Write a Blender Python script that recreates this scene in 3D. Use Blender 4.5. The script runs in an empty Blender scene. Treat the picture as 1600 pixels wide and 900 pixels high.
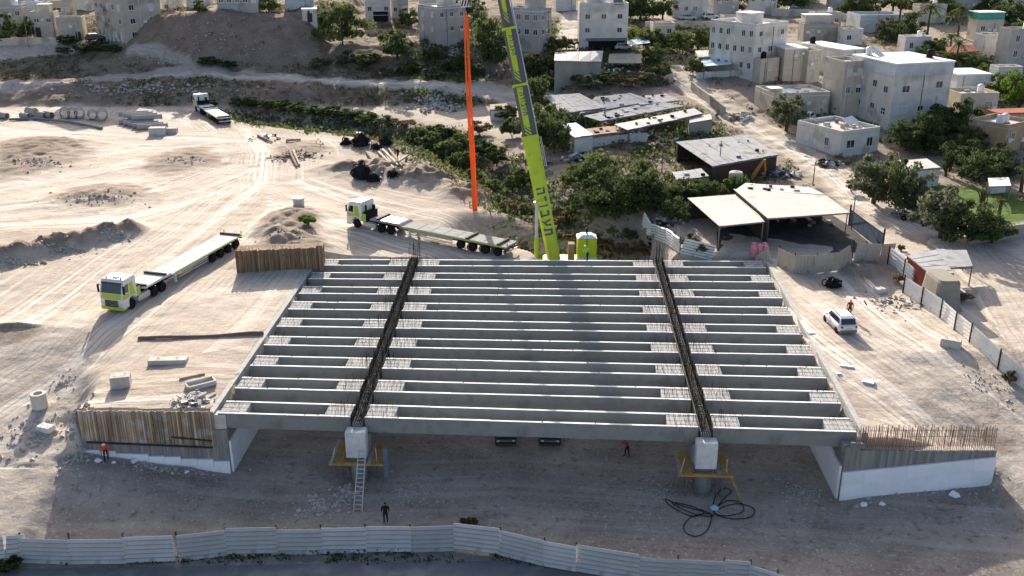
import bpy, bmesh, math, random
import numpy as np
from mathutils import Vector, Matrix
random.seed(7)
rng = np.random.default_rng(11)
SC = bpy.context.scene
COL = SC.collection
R = math.radians
# ------------------------------------------------------------------ camera, sky, sun, exposure
FPX, PITCH, CAMH = 1547.0, R(20.9), 36.0
cam_d = bpy.data.cameras.new('camera'); cam = bpy.data.objects.new('camera', cam_d); COL.objects.link(cam)
cam.location = (0, 0, CAMH); cam.rotation_euler = (math.pi / 2 - PITCH, 0, 0)
cam_d.sensor_width = 36.0; cam_d.lens = FPX / 1600 * 36; cam_d.clip_start = 0.5; cam_d.clip_end = 8000
SC.camera = cam
SUN_EL, SUN_AZ = R(22.0), R(-9.0)          # azimuth from +Y, negative to the left
world = bpy.data.worlds.new('World'); SC.world = world; world.use_nodes = True
wn = world.node_tree.nodes; wl = world.node_tree.links
bg = wn['Background']
sky = wn.new('ShaderNodeTexSky'); sky.sky_type = 'NISHITA'; sky.sun_disc = False
sky.sun_elevation = SUN_EL; sky.sun_rotation = SUN_AZ; sky.air_density = .7; sky.dust_density = 3.0; sky.ozone_density = .4
wl.new(sky.outputs['Color'], bg.inputs['Color']); bg.inputs['Strength'].default_value = 0.112
sun_d = bpy.data.lights.new('sun', 'SUN'); sun_d.energy = 4.8; sun_d.angle = R(0.45); sun_d.color = (1.0, 0.93, 0.83)
sun = bpy.data.objects.new('sun', sun_d); COL.objects.link(sun); sun.location = (-40, 200, 120)
sdir = Vector((math.sin(SUN_AZ) * math.cos(SUN_EL), math.cos(SUN_AZ) * math.cos(SUN_EL), math.sin(SUN_EL)))
sun.rotation_euler = sdir.to_track_quat('Z', 'Y').to_euler()
SC.view_settings.view_transform = 'Standard'; SC.view_settings.look = 'None'
SC.view_settings.exposure = 1.2; SC.view_settings.gamma = 1.0
SC.cycles.max_bounces = 5; SC.cycles.diffuse_bounces = 3; SC.cycles.glossy_bounces = 2; SC.cycles.transmission_bounces = 2
SC.cycles.transparent_max_bounces = 6; SC.cycles.use_denoising = True

# ------------------------------------------------------------------ survey helpers (where a point of the photograph stands on the real ground)
CT, ST = math.cos(PITCH), math.sin(PITCH)
def ray(px, py):
    u = (px - 800) / FPX; v = (450 - py) / FPX
    return u, CT + v * ST, -ST + v * CT
def P(px, py, z=0.0):
    a, b, c = ray(px, py); t = (z - CAMH) / c
    return Vector((a * t, b * t, z))
def PY(px, py, y):
    a, b, c = ray(px, py); t = y / b
    return Vector((a * t, y, CAMH + c * t))
def pxm(p):                                   # photograph pixels per metre at p
    return FPX / (p[1] * CT + (CAMH - p[2]) * ST)
def proj(p):
    d = p[1] * CT + (CAMH - p[2]) * ST; u = p[1] * ST - (CAMH - p[2]) * CT
    return 800 + FPX * p[0] / d, 450 - FPX * u / d

# ------------------------------------------------------------------ value noise
_perm = rng.random((256, 256))
def vnoise(x, y):
    x = np.asarray(x, float); y = np.asarray(y, float)
    xi = np.floor(x).astype(int); yi = np.floor(y).astype(int); fx = x - xi; fy = y - yi
    fx = fx * fx * (3 - 2 * fx); fy = fy * fy * (3 - 2 * fy)
    g = lambda i, j: _perm[i & 255, j & 255]
    return (g(xi, yi) * (1 - fx) + g(xi + 1, yi) * fx) * (1 - fy) + (g(xi, yi + 1) * (1 - fx) + g(xi + 1, yi + 1) * fx) * fy
def fbm(x, y, o=4):
    s = 0; a = .5
    for i in range(o):
        s = s + a * (vnoise(x * 2 ** i + 17 * i, y * 2 ** i + 31 * i) - .5); a *= .5
    return s * 2
def sst(e0, e1, x):
    t = np.clip((x - e0) / (e1 - e0), 0, 1); return t * t * (3 - 2 * t)

# ------------------------------------------------------------------ the lie of the land
NL, NR = P(336, 646), P(1343, 676)           # deck corners, deck top z = 0
FL, FR = P(500, 405), P(1194, 408)
def deckx_l(Y): return NL.x + (FL.x - NL.x) * (Y - NL.y) / (FL.y - NL.y)
def deckx_r(Y): return NR.x + (FR.x - NR.x) * (Y - NR.y) / (FR.y - NR.y)
WL_Y, WR_Y = 67.2, 63.5                       # faces of the two wing walls
WL_X0, WR_X1 = -33.2, 35.5
ABL, ABR = -21.9, 24.4                        # faces of the two abutments at the near edge
BUMPS = []                                    # (x, y, rx, ry, rot, h)
def bump_px(px, py, wpx, dpx, h, rot=0.0, z=0.0):
    c = P(px, py, z); k = pxm(c); phi = math.atan2(CAMH - z, c.y)
    BUMPS.append((c.x, c.y, wpx / k, dpx / k / math.sin(phi), R(rot), h))
bump_px(160, 305, 75, 18, .8, 3); bump_px(45, 250, 80, 30, .8); bump_px(285, 252, 60, 22, .6, 10)
bump_px(60, 228, 70, 14, .6)
for i in range(9):
    t = i / 8; bump_px(-20 + 225 * t, 412 - 50 * t, 24, 8, 1.1 + .2 * random.random(), 25)
bump_px(600, 270, 62, 10, 1.7, -4); bump_px(670, 284, 58, 11, 2.0, -12); bump_px(540, 264, 45, 7, .9, -4); bump_px(730, 302, 40, 11, 1.4, -20)
bump_px(455, 350, 50, 26, 1.3, 0); bump_px(445, 388, 62, 18, 1.3, 0)
bump_px(10, 520, 40, 16, .6); bump_px(470, 235, 40, 16, .5); bump_px(600, 225, 60, 10, .5)
bump_px(1345, 425, 45, 14, 1.1); bump_px(1420, 428, 30, 10, .7); bump_px(1570, 650, 30, 12, .3)
PADS = []
def pad(p, q, wd): PADS.append((p.x, p.y, p.z, q.x, q.y, q.z, wd))
T1 = (P(177, 489, 0), P(366, 381, 0)); T2 = (P(552, 349, .1), P(801, 399, -.3)); T3 = (P(313, 171, 0), P(353, 195, 0))
for q_ in (T1, T2, T3): pad(*q_, 2.3)
LY = [(-500, 0), (194, 0), (203, 3.0), (212, 3.5), (224, 8.2), (300, 12), (700, 32), (4000, 60)]
RY = [(-500, 0), (104, 0), (147, 1.0), (165, 2.0), (220, 7.6), (300, 12.5), (700, 32), (4000, 60)]
WADI = [(P(410, 170).x, 186), (P(560, 195, 0).x, 176), (P(680, 215, 0).x, 164), (-4.5, 146), (1.5, 132), (6, 120), (8, 112)]
def poly_dist(X, Y, pts):
    best = np.full(np.shape(X), 1e9); along = np.zeros(np.shape(X)); side = np.zeros(np.shape(X)); acc = 0
    for (x0, y0), (x1, y1) in zip(pts[:-1], pts[1:]):
        dx, dy = x1 - x0, y1 - y0; L = math.hypot(dx, dy)
        t = np.clip(((X - x0) * dx + (Y - y0) * dy) / (L * L), 0, 1)
        d = np.hypot(X - x0 - t * dx, Y - y0 - t * dy)
        s = ((X - x0) * dy - (Y - y0) * dx) / L
        m = d < best
        best = np.where(m, d, best); along = np.where(m, acc + t * L, along); side = np.where(m, np.sign(s) * d, side); acc += L
    return best, along, side
def ground(X, Y, fine=True):
    X = np.asarray(X, float); Y = np.asarray(Y, float)
    zl = np.interp(Y, *zip(*LY)); zr = np.interp(Y, *zip(*RY))
    xb = np.interp(Y, [100, 130, 165, 195, 230], [10, 8, 7, 4, -4])
    w = sst(-10, 10, X - xb)
    z = zl * (1 - w) + zr * w
    # the bare cut mound on the left hill
    z = z + (6.0 + 2.2 * fbm(X * .09 + 3, Y * .02)) * sst(216, 228, Y + 5 * fbm(X * .08, Y * .08)) * sst(-90, -82, X) * (1 - sst(-46, -40, X)) * (1 - .4 * sst(232, 260, Y))
    # channel full of scrub
    d, a, s = poly_dist(X, Y, WADI)
    z = z - 2.2 * np.exp(-(d / 5.0) ** 2) * sst(110, 124, Y)
    # yard heaps
    RN = fbm(X * .9 + 60, Y * .9, 3)
    for (bx, by, rx, ry, ro, h) in BUMPS:
        dx = X - bx; dy = Y - by; c, s_ = math.cos(ro), math.sin(ro)
        u = (dx * c + dy * s_) / rx; v = (-dx * s_ + dy * c) / ry
        e_ = np.exp(-(u * u + v * v) * 1.1); z = z + h * e_ * (1 + .55 * RN)
    # behind the far-left formwork wall the soil is kept level with its top
    # underpass in front of and beneath the bridge
    lowx = np.interp(X, [-90, -50, -33, -22, 24, 35.6, 60, 90], [-2.4, -3.0, -3.3, -5.1, -5.2, -3.5, -2.2, -1.8])
    n = sst(66, 57.5, Y)
    low = lowx * (1 - n) + (-5.2) * n
    low = np.where(X > 24, lowx * (1 - n) + (np.interp(X, [24, 30, 38, 50, 90], [-5.2, -4.75, -4.05, -3.4, -3]) * sst(44, 52, Y) - 5.3 * (1 - sst(44, 52, Y))) * n, low)
    edge = np.interp(X, [-90, -45, -36, -33.4, -33.2, -21.9, 24.4, 35.5, 35.8, 39, 60, 90], [66.5, 66.6, 66.8, 67.2, 68.0, 68.0, 64.3, 64.3, 63.6, 62, 60, 58])
    wid = np.interp(X, [-90, -36, -33, 35.6, 42, 90], [2.2, 1.6, .35, .35, 5, 9])
    m = sst(edge + .01, edge - wid, Y)
    # strip under the deck
    xl = deckx_l(Y) + .1; xr = deckx_r(Y) - .15
    mu = sst(xl - .2, xl + .25, X) * (1 - sst(xr - .25, xr + .2, X)) * (1 - sst(104.6, 105.2, Y)) * (Y > 60)
    m = np.maximum(m, mu)
    zr_ = np.where(X > 20, -.55 * sst(78, 66, Y), 0)
    z = (z + zr_) * (1 - m) + low * m
    # open ramp left of the left wing wall
    ramp = np.interp(Y, [-500, 53, 58, 66, 84, 500], [-5.2, -5.1, -4.5, -3.3, 0, 0]); mr = 1 - sst(-34.6 - .45 * np.clip(Y - 69, 0, 20), -33.4, X + .4 * fbm(X * .5, Y * .5, 2))
    z = np.where(Y < 84.2, z * (1 - mr) + ramp * mr, z)
    ramp2 = np.interp(Y, [-500, 43, 50, 58, 66, 79, 500], [-5.3, -5.3, -4.5, -3.8, -2.5, 0, 0]); mr2 = sst(28, 37.5, X + .6 * fbm(X * .5, Y * .5, 2)) * (1 - (Y < 64.2) * (X < 35.6))
    z = np.where(Y < 79, z * (1 - mr2) + np.minimum(ramp2, np.where(Y > 68, z, 0)) * mr2, z)
    # hollow behind the bridge where the crane stands
    h = sst(-9, -3, X) * (1 - sst(15, 19, X)) * sst(103.5, 105, Y) * (1 - sst(113, 123, Y))
    z = z * (1 - h) + h * (-5.4)
    h2 = sst(-26, -16, X) * (1 - sst(-6, -2, X)) * sst(103, 105, Y) * (1 - sst(112, 122, Y))
    z = z - .5 * h2
    for (x0, y0, z0, x1, y1, z1, wd) in PADS:      # levelled standing places
        dx, dy = x1 - x0, y1 - y0; t_ = np.clip(((X - x0) * dx + (Y - y0) * dy) / (dx * dx + dy * dy), 0, 1); dd = np.hypot(X - x0 - t_ * dx, Y - y0 - t_ * dy)
        k_ = 1 - sst(wd, wd + 2.5, dd); z = z * (1 - k_) + (z0 + (z1 - z0) * t_) * k_
    if fine:
        flat = 1 - .85 * mu
        z = z + flat * (.22 * fbm(X * .11, Y * .11, 3) + .10 * fbm(X * .6 + 9, Y * .6, 3)) * (Y > 58)
        z = z + flat * .04 * fbm(X * 1.6 + 70, Y * 1.6, 2) * (Y > 58) * (Y < 200)
        z = z + .6 * fbm(X * .75 + 20, Y * .75, 3) * np.exp(-((X + 35.5) / 2.2) ** 2 - ((Y - 70.5) / 3.2) ** 2)
        rough = sst(193, 197, Y) * (1 - w) + w * sst(112, 130, Y) * .5 + np.exp(-(d / 7) ** 2) * .6 + .9 * m * (1 - mu) * (X < -33) * (Y > 65)
        z = z + rough * (.8 * fbm(X * .22 + 3, Y * .22, 4) + .35 * fbm(X * .9, Y * .9, 2))
    return z
def gz(x, y): return float(ground(np.array([x]), np.array([y]))[0])
_ts = np.concatenate([np.arange(40, 130, .12), np.arange(130, 420, .25)])
def at(px, py):                                # ground point seen at that place of the photograph
    a, b, c = ray(px, py); ys = _ts
    t = ys / b; zz = CAMH + c * t; g = ground(a * t, ys)
    i = int(np.argmax(zz <= g)) if np.any(zz <= g) else len(ys) - 1
    return Vector((a * t[i], ys[i], float(g[i])))

# ------------------------------------------------------------------ mesh builder
class MB:
    def __init__(s): s.v = []; s.f = []; s.m = []
    def add(s, vs, fs, mi=0):
        o = len(s.v); s.v.extend([tuple(v) for v in vs]); s.f.extend([tuple(i + o for i in f) for f in fs]); s.m.extend([mi] * len(fs)); return s
    def hexa(s, p, mi=0):
        return s.add(p, [(3, 2, 1, 0), (4, 5, 6, 7), (0, 1, 5, 4), (1, 2, 6, 5), (2, 3, 7, 6), (3, 0, 4, 7)], mi)
    def box(s, x0, x1, y0, y1, z0, z1, mi=0):
        return s.hexa([(x0, y0, z0), (x1, y0, z0), (x1, y1, z0), (x0, y1, z0), (x0, y0, z1), (x1, y0, z1), (x1, y1, z1), (x0, y1, z1)], mi)
    def bev(s, x0, x1, y0, y1, z0, z1, b=.05, mi=0):       # box with chamfered vertical + top edges
        def ring(e, z): return [(x0 + e + b, y0 + e, z), (x1 - e - b, y0 + e, z), (x1 - e, y0 + e + b, z), (x1 - e, y1 - e - b, z), (x1 - e - b, y1 - e, z), (x0 + e + b, y1 - e, z), (x0 + e, y1 - e - b, z), (x0 + e, y0 + e + b, z)]
        return s.loft([ring(0, z0), ring(0, z1 - b), ring(b, z1)], mi)
    def loft(s, rings, mi=0, caps=True):
        n = len(rings[0]); vs = [v for r in rings for v in r]; fs = []
        for k in range(len(rings) - 1):
            for i in range(n):
                j = (i + 1) % n; fs.append((k * n + i, k * n + j, (k + 1) * n + j, (k + 1) * n + i))
        if caps: fs.append(tuple(range(n - 1, -1, -1))); fs.append(tuple(range((len(rings) - 1) * n, len(rings) * n)))
        return s.add(vs, fs, mi)
    def tube(s, a, b, r0, r1=None, n=6, mi=0):
        a = Vector(a); b = Vector(b); r1 = r0 if r1 is None else r1
        d = (b - a); q = d.to_track_quat('Z', 'X') if d.length > 1e-6 else Vector((0, 0, 1)).to_track_quat('Z', 'X')
        rs = []
        for c, r in ((a, r0), (b, r1)):
            rs.append([c + q @ Vector((r * math.cos(2 * math.pi * i / n), r * math.sin(2 * math.pi * i / n), 0)) for i in range(n)])
        return s.loft(rs, mi)
    def path(s, pts, rad, n=6, mi=0):
        pts = [Vector(p) for p in pts]; rs = []
        for i, p in enumerate(pts):
            d = pts[min(i + 1, len(pts) - 1)] - pts[max(i - 1, 0)]; q = d.to_track_quat('Z', 'X'); r = rad[i] if isinstance(rad, (list, tuple)) else rad
            rs.append([p + q @ Vector((r * math.cos(2 * math.pi * k / n), r * math.sin(2 * math.pi * k / n), 0)) for k in range(n)])
        return s.loft(rs, mi)
    def bar(s, a, b, w, h, mi=0):                # rectangular bar from a to b
        a = Vector(a); b = Vector(b); d = (b - a).normalized(); up = Vector((0, 0, 1)) if abs(d.z) < .95 else Vector((0, 1, 0))
        sd = d.cross(up).normalized() * w / 2; u = sd.cross(d).normalized() * h / 2
        return s.hexa([a - sd - u, a + sd - u, b + sd - u, b - sd - u, a - sd + u, a + sd + u, b + sd + u, b - sd + u], mi)
    def ext(s, prof, axis, t0, t1, mi=0):        # extrude a profile (list of 2D) along axis
        def pt(p, t): return (t, p[0], p[1]) if axis == 'x' else ((p[0], t, p[1]) if axis == 'y' else (p[0], p[1], t))
        return s.loft([[pt(p, t0) for p in prof], [pt(p, t1) for p in prof]], mi)
    def lathe(s, prof, c=(0, 0, 0), axis='z', n=16, mi=0, caps=True):
        rs = []
        for (r, h) in prof:
            ring = []
            for i in range(n):
                a = 2 * math.pi * i / n; u, v = r * math.cos(a), r * math.sin(a)
                ring.append((c[0] + u, c[1] + v, c[2] + h) if axis == 'z' else ((c[0] + u, c[1] + h, c[2] + v) if axis == 'y' else (c[0] + h, c[1] + u, c[2] + v)))
            rs.append(ring)
        return s.loft(rs, mi, caps)
    def mesh(s, name, mats, smooth=False):
        me = bpy.data.meshes.new(name); me.from_pydata(s.v, [], s.f)
        for m in (mats if isinstance(mats, (list, tuple)) else [mats]): me.materials.append(m)
        if any(s.m): me.polygons.foreach_set('material_index', s.m)
        bm = bmesh.new(); bm.from_mesh(me); bmesh.ops.recalc_face_normals(bm, faces=bm.faces); bm.to_mesh(me); bm.free()
        if smooth: me.polygons.foreach_set('use_smooth', [True] * len(me.polygons))
        me.update(); return me
    def build(s, name, mats, parent=None, smooth=False, **kw):
        return link(name, s.mesh(name, mats, smooth), parent, **kw)
def link(name, me, parent=None, loc=None, rz=None, scale=None):
    o = bpy.data.objects.new(name, me); COL.objects.link(o)
    if parent is not None: o.parent = parent
    if loc is not None: o.location = loc
    if rz is not None: o.rotation_euler = (0, 0, rz)
    if scale is not None: o.scale = scale if isinstance(scale, (tuple, list)) else (scale,) * 3
    return o
def raw(name, V, F, mat, parent=None, smooth=False):          # numpy quads/tris
    me = bpy.data.meshes.new(name); V = np.asarray(V, np.float32); F = np.asarray(F, np.int32); k = F.shape[1]
    me.vertices.add(len(V)); me.vertices.foreach_set('co', V.ravel()); me.loops.add(F.size); me.loops.foreach_set('vertex_index', F.ravel())
    me.polygons.add(len(F)); me.polygons.foreach_set('loop_start', np.arange(0, F.size, k, dtype=np.int32))
    me.polygons.foreach_set('use_smooth', np.full(len(F), bool(smooth)))
    for m in (mat if isinstance(mat, (list, tuple)) else [mat]): me.materials.append(m)
    me.update(calc_edges=True); me.validate()
    return link(name, me, parent)
def tag(o, label, cat, group=None, kind=None):
    o['label'] = label; o['category'] = cat
    if group: o['group'] = group
    if kind: o['kind'] = kind
    return o
def thing(name, loc=(0, 0, 0), rz=0.0, label=None, cat=None, group=None):
    o = bpy.data.objects.new(name, None); COL.objects.link(o); o.location = loc; o.rotation_euler = (0, 0, rz); o.empty_display_size = .3
    if label: tag(o, label, cat, group)
    return o
def copy_tree(o, parent=None):
    c = o.copy(); COL.objects.link(c); c.parent = parent
    for ch in list(o.children): copy_tree(ch, c)
    return c
_pend = []                                     # repeats whose label is completed by their order from the left
def tag_later(o, desc, place, cat, group, px): _pend.append((o, desc, place, cat, group, px))
ORD = ['leftmost', 'second from left', 'third from left', 'fourth from left', 'fifth from left', 'sixth from left', 'seventh from left', 'eighth from left', 'ninth from left', 'tenth from left', 'eleventh from left', 'twelfth from left', 'thirteenth from left', 'fourteenth from left', 'fifteenth from left', 'sixteenth from left', 'seventeenth from left', 'eighteenth from left', 'nineteenth from left', 'twentieth from left']
def finish_labels():
    d = {}
    for t in _pend: d.setdefault((t[1], t[2]), []).append(t)
    for (desc, place), L in d.items():
        L.sort(key=lambda t: t[5]); n = len(L)
        for i, t in enumerate(L):
            if n == 1: lab = f'{desc} {place}'
            elif n == 2: lab = f'{desc} {place}, ' + ('left one', 'right one')[i]
            elif i == n - 1: lab = f'{desc} {place}, rightmost'
            else: lab = f'{desc} {place}, {ORD[i]}'
            tag(t[0], lab, t[3], t[4])

# ------------------------------------------------------------------ materials
def mat(name, col, rough=.8, var=.25, scale=1.0, col2=None, bump=.0, bscale=8.0, metal=0.0, spec=.06, streak=None, rnd=0.0, coord='Object', stain=None):
    m = bpy.data.materials.new(name); m.use_nodes = True; nt = m.node_tree; N = nt.nodes; L = nt.links
    b = N['Principled BSDF']; b.inputs['Roughness'].default_value = rough; b.inputs['Metallic'].default_value = metal
    b.inputs['Specular IOR Level'].default_value = spec
    tc = N.new('ShaderNodeTexCoord'); src = tc.outputs[coord]
    if streak:
        mp = N.new('ShaderNodeMapping'); mp.inputs['Scale'].default_value = streak; L.new(src, mp.inputs['Vector']); s2 = mp.outputs[0]
    else: s2 = src
    n = N.new('ShaderNodeTexNoise'); n.inputs['Scale'].default_value = scale; n.inputs['Detail'].default_value = 5; n.inputs['Roughness'].default_value = .62; L.new(s2, n.inputs['Vector'])
    r = N.new('ShaderNodeMapRange'); r.inputs[1].default_value = .3; r.inputs[2].default_value = .7; L.new(n.outputs['Fac'], r.inputs[0])
    mx = N.new('ShaderNodeMix'); mx.data_type = 'RGBA'
    c2 = col2 if col2 else tuple(c * (1 - var) for c in col); c1 = col if col2 else tuple(min(1, c * (1 + var * .6)) for c in col)
    mx.inputs[6].default_value = (*c2, 1); mx.inputs[7].default_value = (*c1, 1); L.new(r.outputs[0], mx.inputs[0])
    out = mx.outputs[2]
    if stain:                                  # (colour, scale, threshold)
        n3 = N.new('ShaderNodeTexNoise'); n3.inputs['Scale'].default_value = stain[1]; n3.inputs['Detail'].default_value = 6; L.new(src, n3.inputs['Vector'])
        r3 = N.new('ShaderNodeMapRange'); r3.inputs[1].default_value = stain[2]; r3.inputs[2].default_value = stain[2] + .12; L.new(n3.outputs['Fac'], r3.inputs[0])
        m3 = N.new('ShaderNodeMix'); m3.data_type = 'RGBA'; L.new(r3.outputs[0], m3.inputs[0]); L.new(out, m3.inputs[6]); m3.inputs[7].default_value = (*stain[0], 1); out = m3.outputs[2]
    if rnd:
        oi = N.new('ShaderNodeObjectInfo'); hs = N.new('ShaderNodeHueSaturation')
        mr = N.new('ShaderNodeMapRange'); mr.inputs[3].default_value = 1 - rnd; mr.inputs[4].default_value = 1 + rnd; L.new(oi.outputs['Random'], mr.inputs[0])
        L.new(mr.outputs[0], hs.inputs['Value']); L.new(out, hs.inputs['Color']); out = hs.outputs[0]
    L.new(out, b.inputs['Base Color'])
    if bump:
        n2 = N.new('ShaderNodeTexNoise'); n2.inputs['Scale'].default_value = bscale; n2.inputs['Detail'].default_value = 4; L.new(s2, n2.inputs['Vector'])
        bp = N.new('ShaderNodeBump'); bp.inputs['Strength'].default_value = 1.0; bp.inputs['Distance'].default_value = bump; L.new(n2.outputs['Fac'], bp.inputs['Height']); L.new(bp.outputs[0], b.inputs['Normal'])
    return m
M = {}
M['conc'] = mat('precast concrete', (.265, .267, .25), .85, .22, .5, bump=.01, bscale=12, rnd=.07, stain=((.20, .20, .188), .5, .55))
M['conc_pale'] = mat('pale fresh concrete', (.62, .61, .59), .9, .2, 1.4, bump=.02, bscale=14)
M['conc_top'] = mat('rough concrete top', (.40, .395, .38), .9, .28, 5.0, bump=.03, bscale=20)
M['sunlit_top'] = mat('sunlit web top tone', (.72, .71, .69), .9, .15, 5.0)
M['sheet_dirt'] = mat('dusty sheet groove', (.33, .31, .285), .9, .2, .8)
M['conc_old'] = mat('grey site concrete', (.50, .47, .42), .9, .2, 1.2, bump=.01, rnd=.1)
M['rebar'] = mat('dark rebar', (.016, .014, .013), .75, .4, 6)
M['rust'] = mat('rusty bars', (.29, .20, .14), .85, .4, 5, rnd=.1)
M['foam'] = mat('white foam block', (.80, .81, .83), .7, .06, 1.0, rnd=.05)
M['plank'] = mat('weathered formwork board', (.36, .275, .19), .85, .45, .5, streak=(6, 6, .6), rnd=.42, bump=.01, bscale=5, stain=((.40, .36, .31), .7, .5))
M['plank_grey'] = mat('grey board-marked concrete', (.27, .255, .235), .9, .3, .6, streak=(5, 5, .4), rnd=.18)
M['plank_rust'] = mat('rusty sheet pile', (.27, .18, .11), .85, .45, .8, streak=(6, 6, .5), rnd=.25)
M['yellow'] = mat('yellow formwork timber', (.42, .26, .07), .7, .25, 2)
M['alu'] = mat('dull aluminium', (.55, .55, .54), .45, .12, 3, metal=.5)
M['steelgrey'] = mat('grey steel', (.20, .20, .21), .6, .25, 2, metal=.3)
M['sheet'] = mat('galvanised sheet', (.50, .485, .46), .6, .14, .7, rnd=.16, stain=((.36, .345, .33), .9, .62))
M['sheet_white'] = mat('white painted sheet', (.66, .65, .62), .6, .14, .6, rnd=.06, stain=((.42, .37, .31), 1.1, .64))
M['sheet_tan'] = mat('tan painted sheet', (.43, .385, .32), .8, .16, .6, rnd=.1, stain=((.28, .24, .19), 1.1, .6))
M['post'] = mat('dark fence post', (.045, .043, .042), .7, .3, 3)
M['lime'] = mat('lime green paint', (.45, .55, .025), .4, .1, 1.0, spec=.3, stain=((.36, .42, .06), .9, .58))
M['lime_truck'] = mat('lime truck paint', (.40, .52, .03), .4, .08, 1.0, spec=.4, stain=((.42, .43, .17), 1.3, .56))
M['white'] = mat('white paint', (.68, .68, .67), .5, .06, 1.2, spec=.3, stain=((.52, .48, .42), 1.4, .58))
M['boomgrey'] = mat('anthracite boom paint', (.075, .072, .075), .45, .1, 1.5, spec=.5)
M['black'] = mat('black rubber', (.018, .018, .019), .8, .3, 4)
M['rim'] = mat('grey rim', (.16, .16, .165), .5, .1, 3, metal=.4)
M['glass'] = mat('dark glass', (.02, .025, .03), .08, .1, 1, spec=.8)
M['red'] = mat('red', (.55, .03, .03), .5, .1, 2)
M['deck'] = mat('worn trailer deck', (.62, .61, .59), .9, .2, .8, spec=.08, streak=(.5, 4, 4), stain=((.46, .44, .41), .7, .62))
M['deck_grey'] = mat('grey trailer deck', (.29, .28, .27), .9, .25, .8, spec=.08, streak=(.5, 4, 4), stain=((.17, .16, .15), .7, .58))
M['timber'] = mat('dark timber', (.07, .055, .045), .8, .3, 2)
M['wood'] = mat('pale timber', (.42, .35, .27), .8, .25, 2, rnd=.15)
M['strap'] = mat('orange sling', (.82, .14, .035), .6, .08, 1.0)
M['asphalt'] = mat('asphalt', (.19, .19, .192), .9, .18, .7, bump=.004, bscale=60, stain=((.27, .255, .235), .5, .55))
M['hiviz'] = mat('orange hi-vis', (.85, .10, .03), .7, .1, 2)
M['redcloth'] = mat('red cloth', (.35, .03, .035), .8, .1, 2)
M['darkcloth'] = mat('dark cloth', (.02, .02, .024), .9, .1, 2)
M['greencloth'] = mat('green hi-vis', (.25, .6, .05), .7, .1, 2)
M['jeans'] = mat('navy trousers', (.03, .04, .07), .9, .1, 2)
M['skin'] = mat('skin', (.32, .19, .13), .6, .05, 2)
M['hair'] = mat('dark hair', (.015, .012, .01), .7, .1, 2)
M['stone'] = mat('limestone rubble', (.46, .42, .37), .9, .3, .9, rnd=.1)
M['pipe'] = mat('concrete pipe', (.34, .325, .305), .85, .15, 1.5, rnd=.1)
M['blackpipe'] = mat('black plastic', (.02, .02, .022), .6, .2, 3)
M['tarp_khaki'] = mat('khaki canvas', (.28, .255, .205), .85, .1, 1.2)
M['lampred'] = mat('tail lamp red', (.5, .02, .02), .3, .05, 1)
M['plate'] = mat('yellow plate', (.75, .55, .03), .5, .05, 1)
M['blue'] = mat('blue sheet', (.30, .50, .62), .5, .1, 1)
M['navy'] = mat('blue grey steel', (.13, .17, .21), .5, .2, 1)

# ------------------------------------------------------------------ ground sheet
def spread(a, b, s, outer):
    c = np.arange(a, b + s * .5, s); lo = []; x = a; st = s
    while x > outer[0]: st *= 1.5; x -= st; lo.append(x)
    hi = []; x = c[-1]; st = s
    while x < outer[1]: st *= 1.5; x += st; hi.append(x)
    return np.concatenate([np.array(lo[::-1]), c, np.array(hi)])
ys = [50.0]
while ys[-1] < 300: ys.append(ys[-1] + .20 + .0028 * max(0, ys[-1] - 60))
gy = np.array(ys); lo = []; x = 50.0; st = .5
while x > -1500: st *= 1.6; x -= st; lo.append(x)
hi = []; x = gy[-1]; st = 1.0
while x < 4200: st *= 1.4; x += st; hi.append(x)
gy = np.concatenate([np.array(lo[::-1]), gy, np.array(hi)])
gx = spread(-165, 165, .42, (-3500, 3500))
GX, GY = np.meshgrid(gx, gy)
GZ = ground(GX, GY)
# painted zones follow the things themselves: haul roads, soil slopes, scrub
def line_px(pts): return [tuple(at(*p)[:2]) for p in pts]
ROADS = [line_px([(-60, 640), (60, 560), (140, 490), (240, 410), (330, 345), (405, 290), (410, 240), (385, 205), (350, 180), (300, 170)]),
         line_px([(-60, 345), (60, 335), (180, 330), (300, 300), (400, 262)]),
         line_px([(405, 290), (500, 320), (620, 350), (760, 385), (900, 420)]),
         line_px([(-60, 180), (100, 205), (250, 215), (380, 220)]),
         line_px([(-60, 290), (100, 262), (230, 240), (350, 235)]),
         line_px([(1240, 440), (1330, 520), (1400, 570), (1490, 640), (1580, 720)]),
         line_px([(-80, 760), (60, 770), (250, 780), (480, 800), (800, 790), (1100, 810), (1350, 830), (1640, 850)])]
TRACK = line_px([(-60, 138), (60, 130), (175, 121), (310, 113), (450, 120), (560, 126), (660, 132), (760, 143), (850, 153)])
TRACK2 = line_px([(310, 113), (290, 98), (250, 84), (205, 78)])
LANES = [line_px([(1055, 108), (1075, 130), (1120, 160), (1180, 200), (1260, 245), (1310, 280), (1350, 320), (1420, 350), (1500, 385), (1640, 440)]),
         line_px([(-40, 82), (40, 80), (110, 76)]), line_px([(895, 75), (890, 60), (893, 40), (900, 20)]), line_px([(1500, 385), (1560, 440), (1600, 500), (1640, 560)])]
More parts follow.
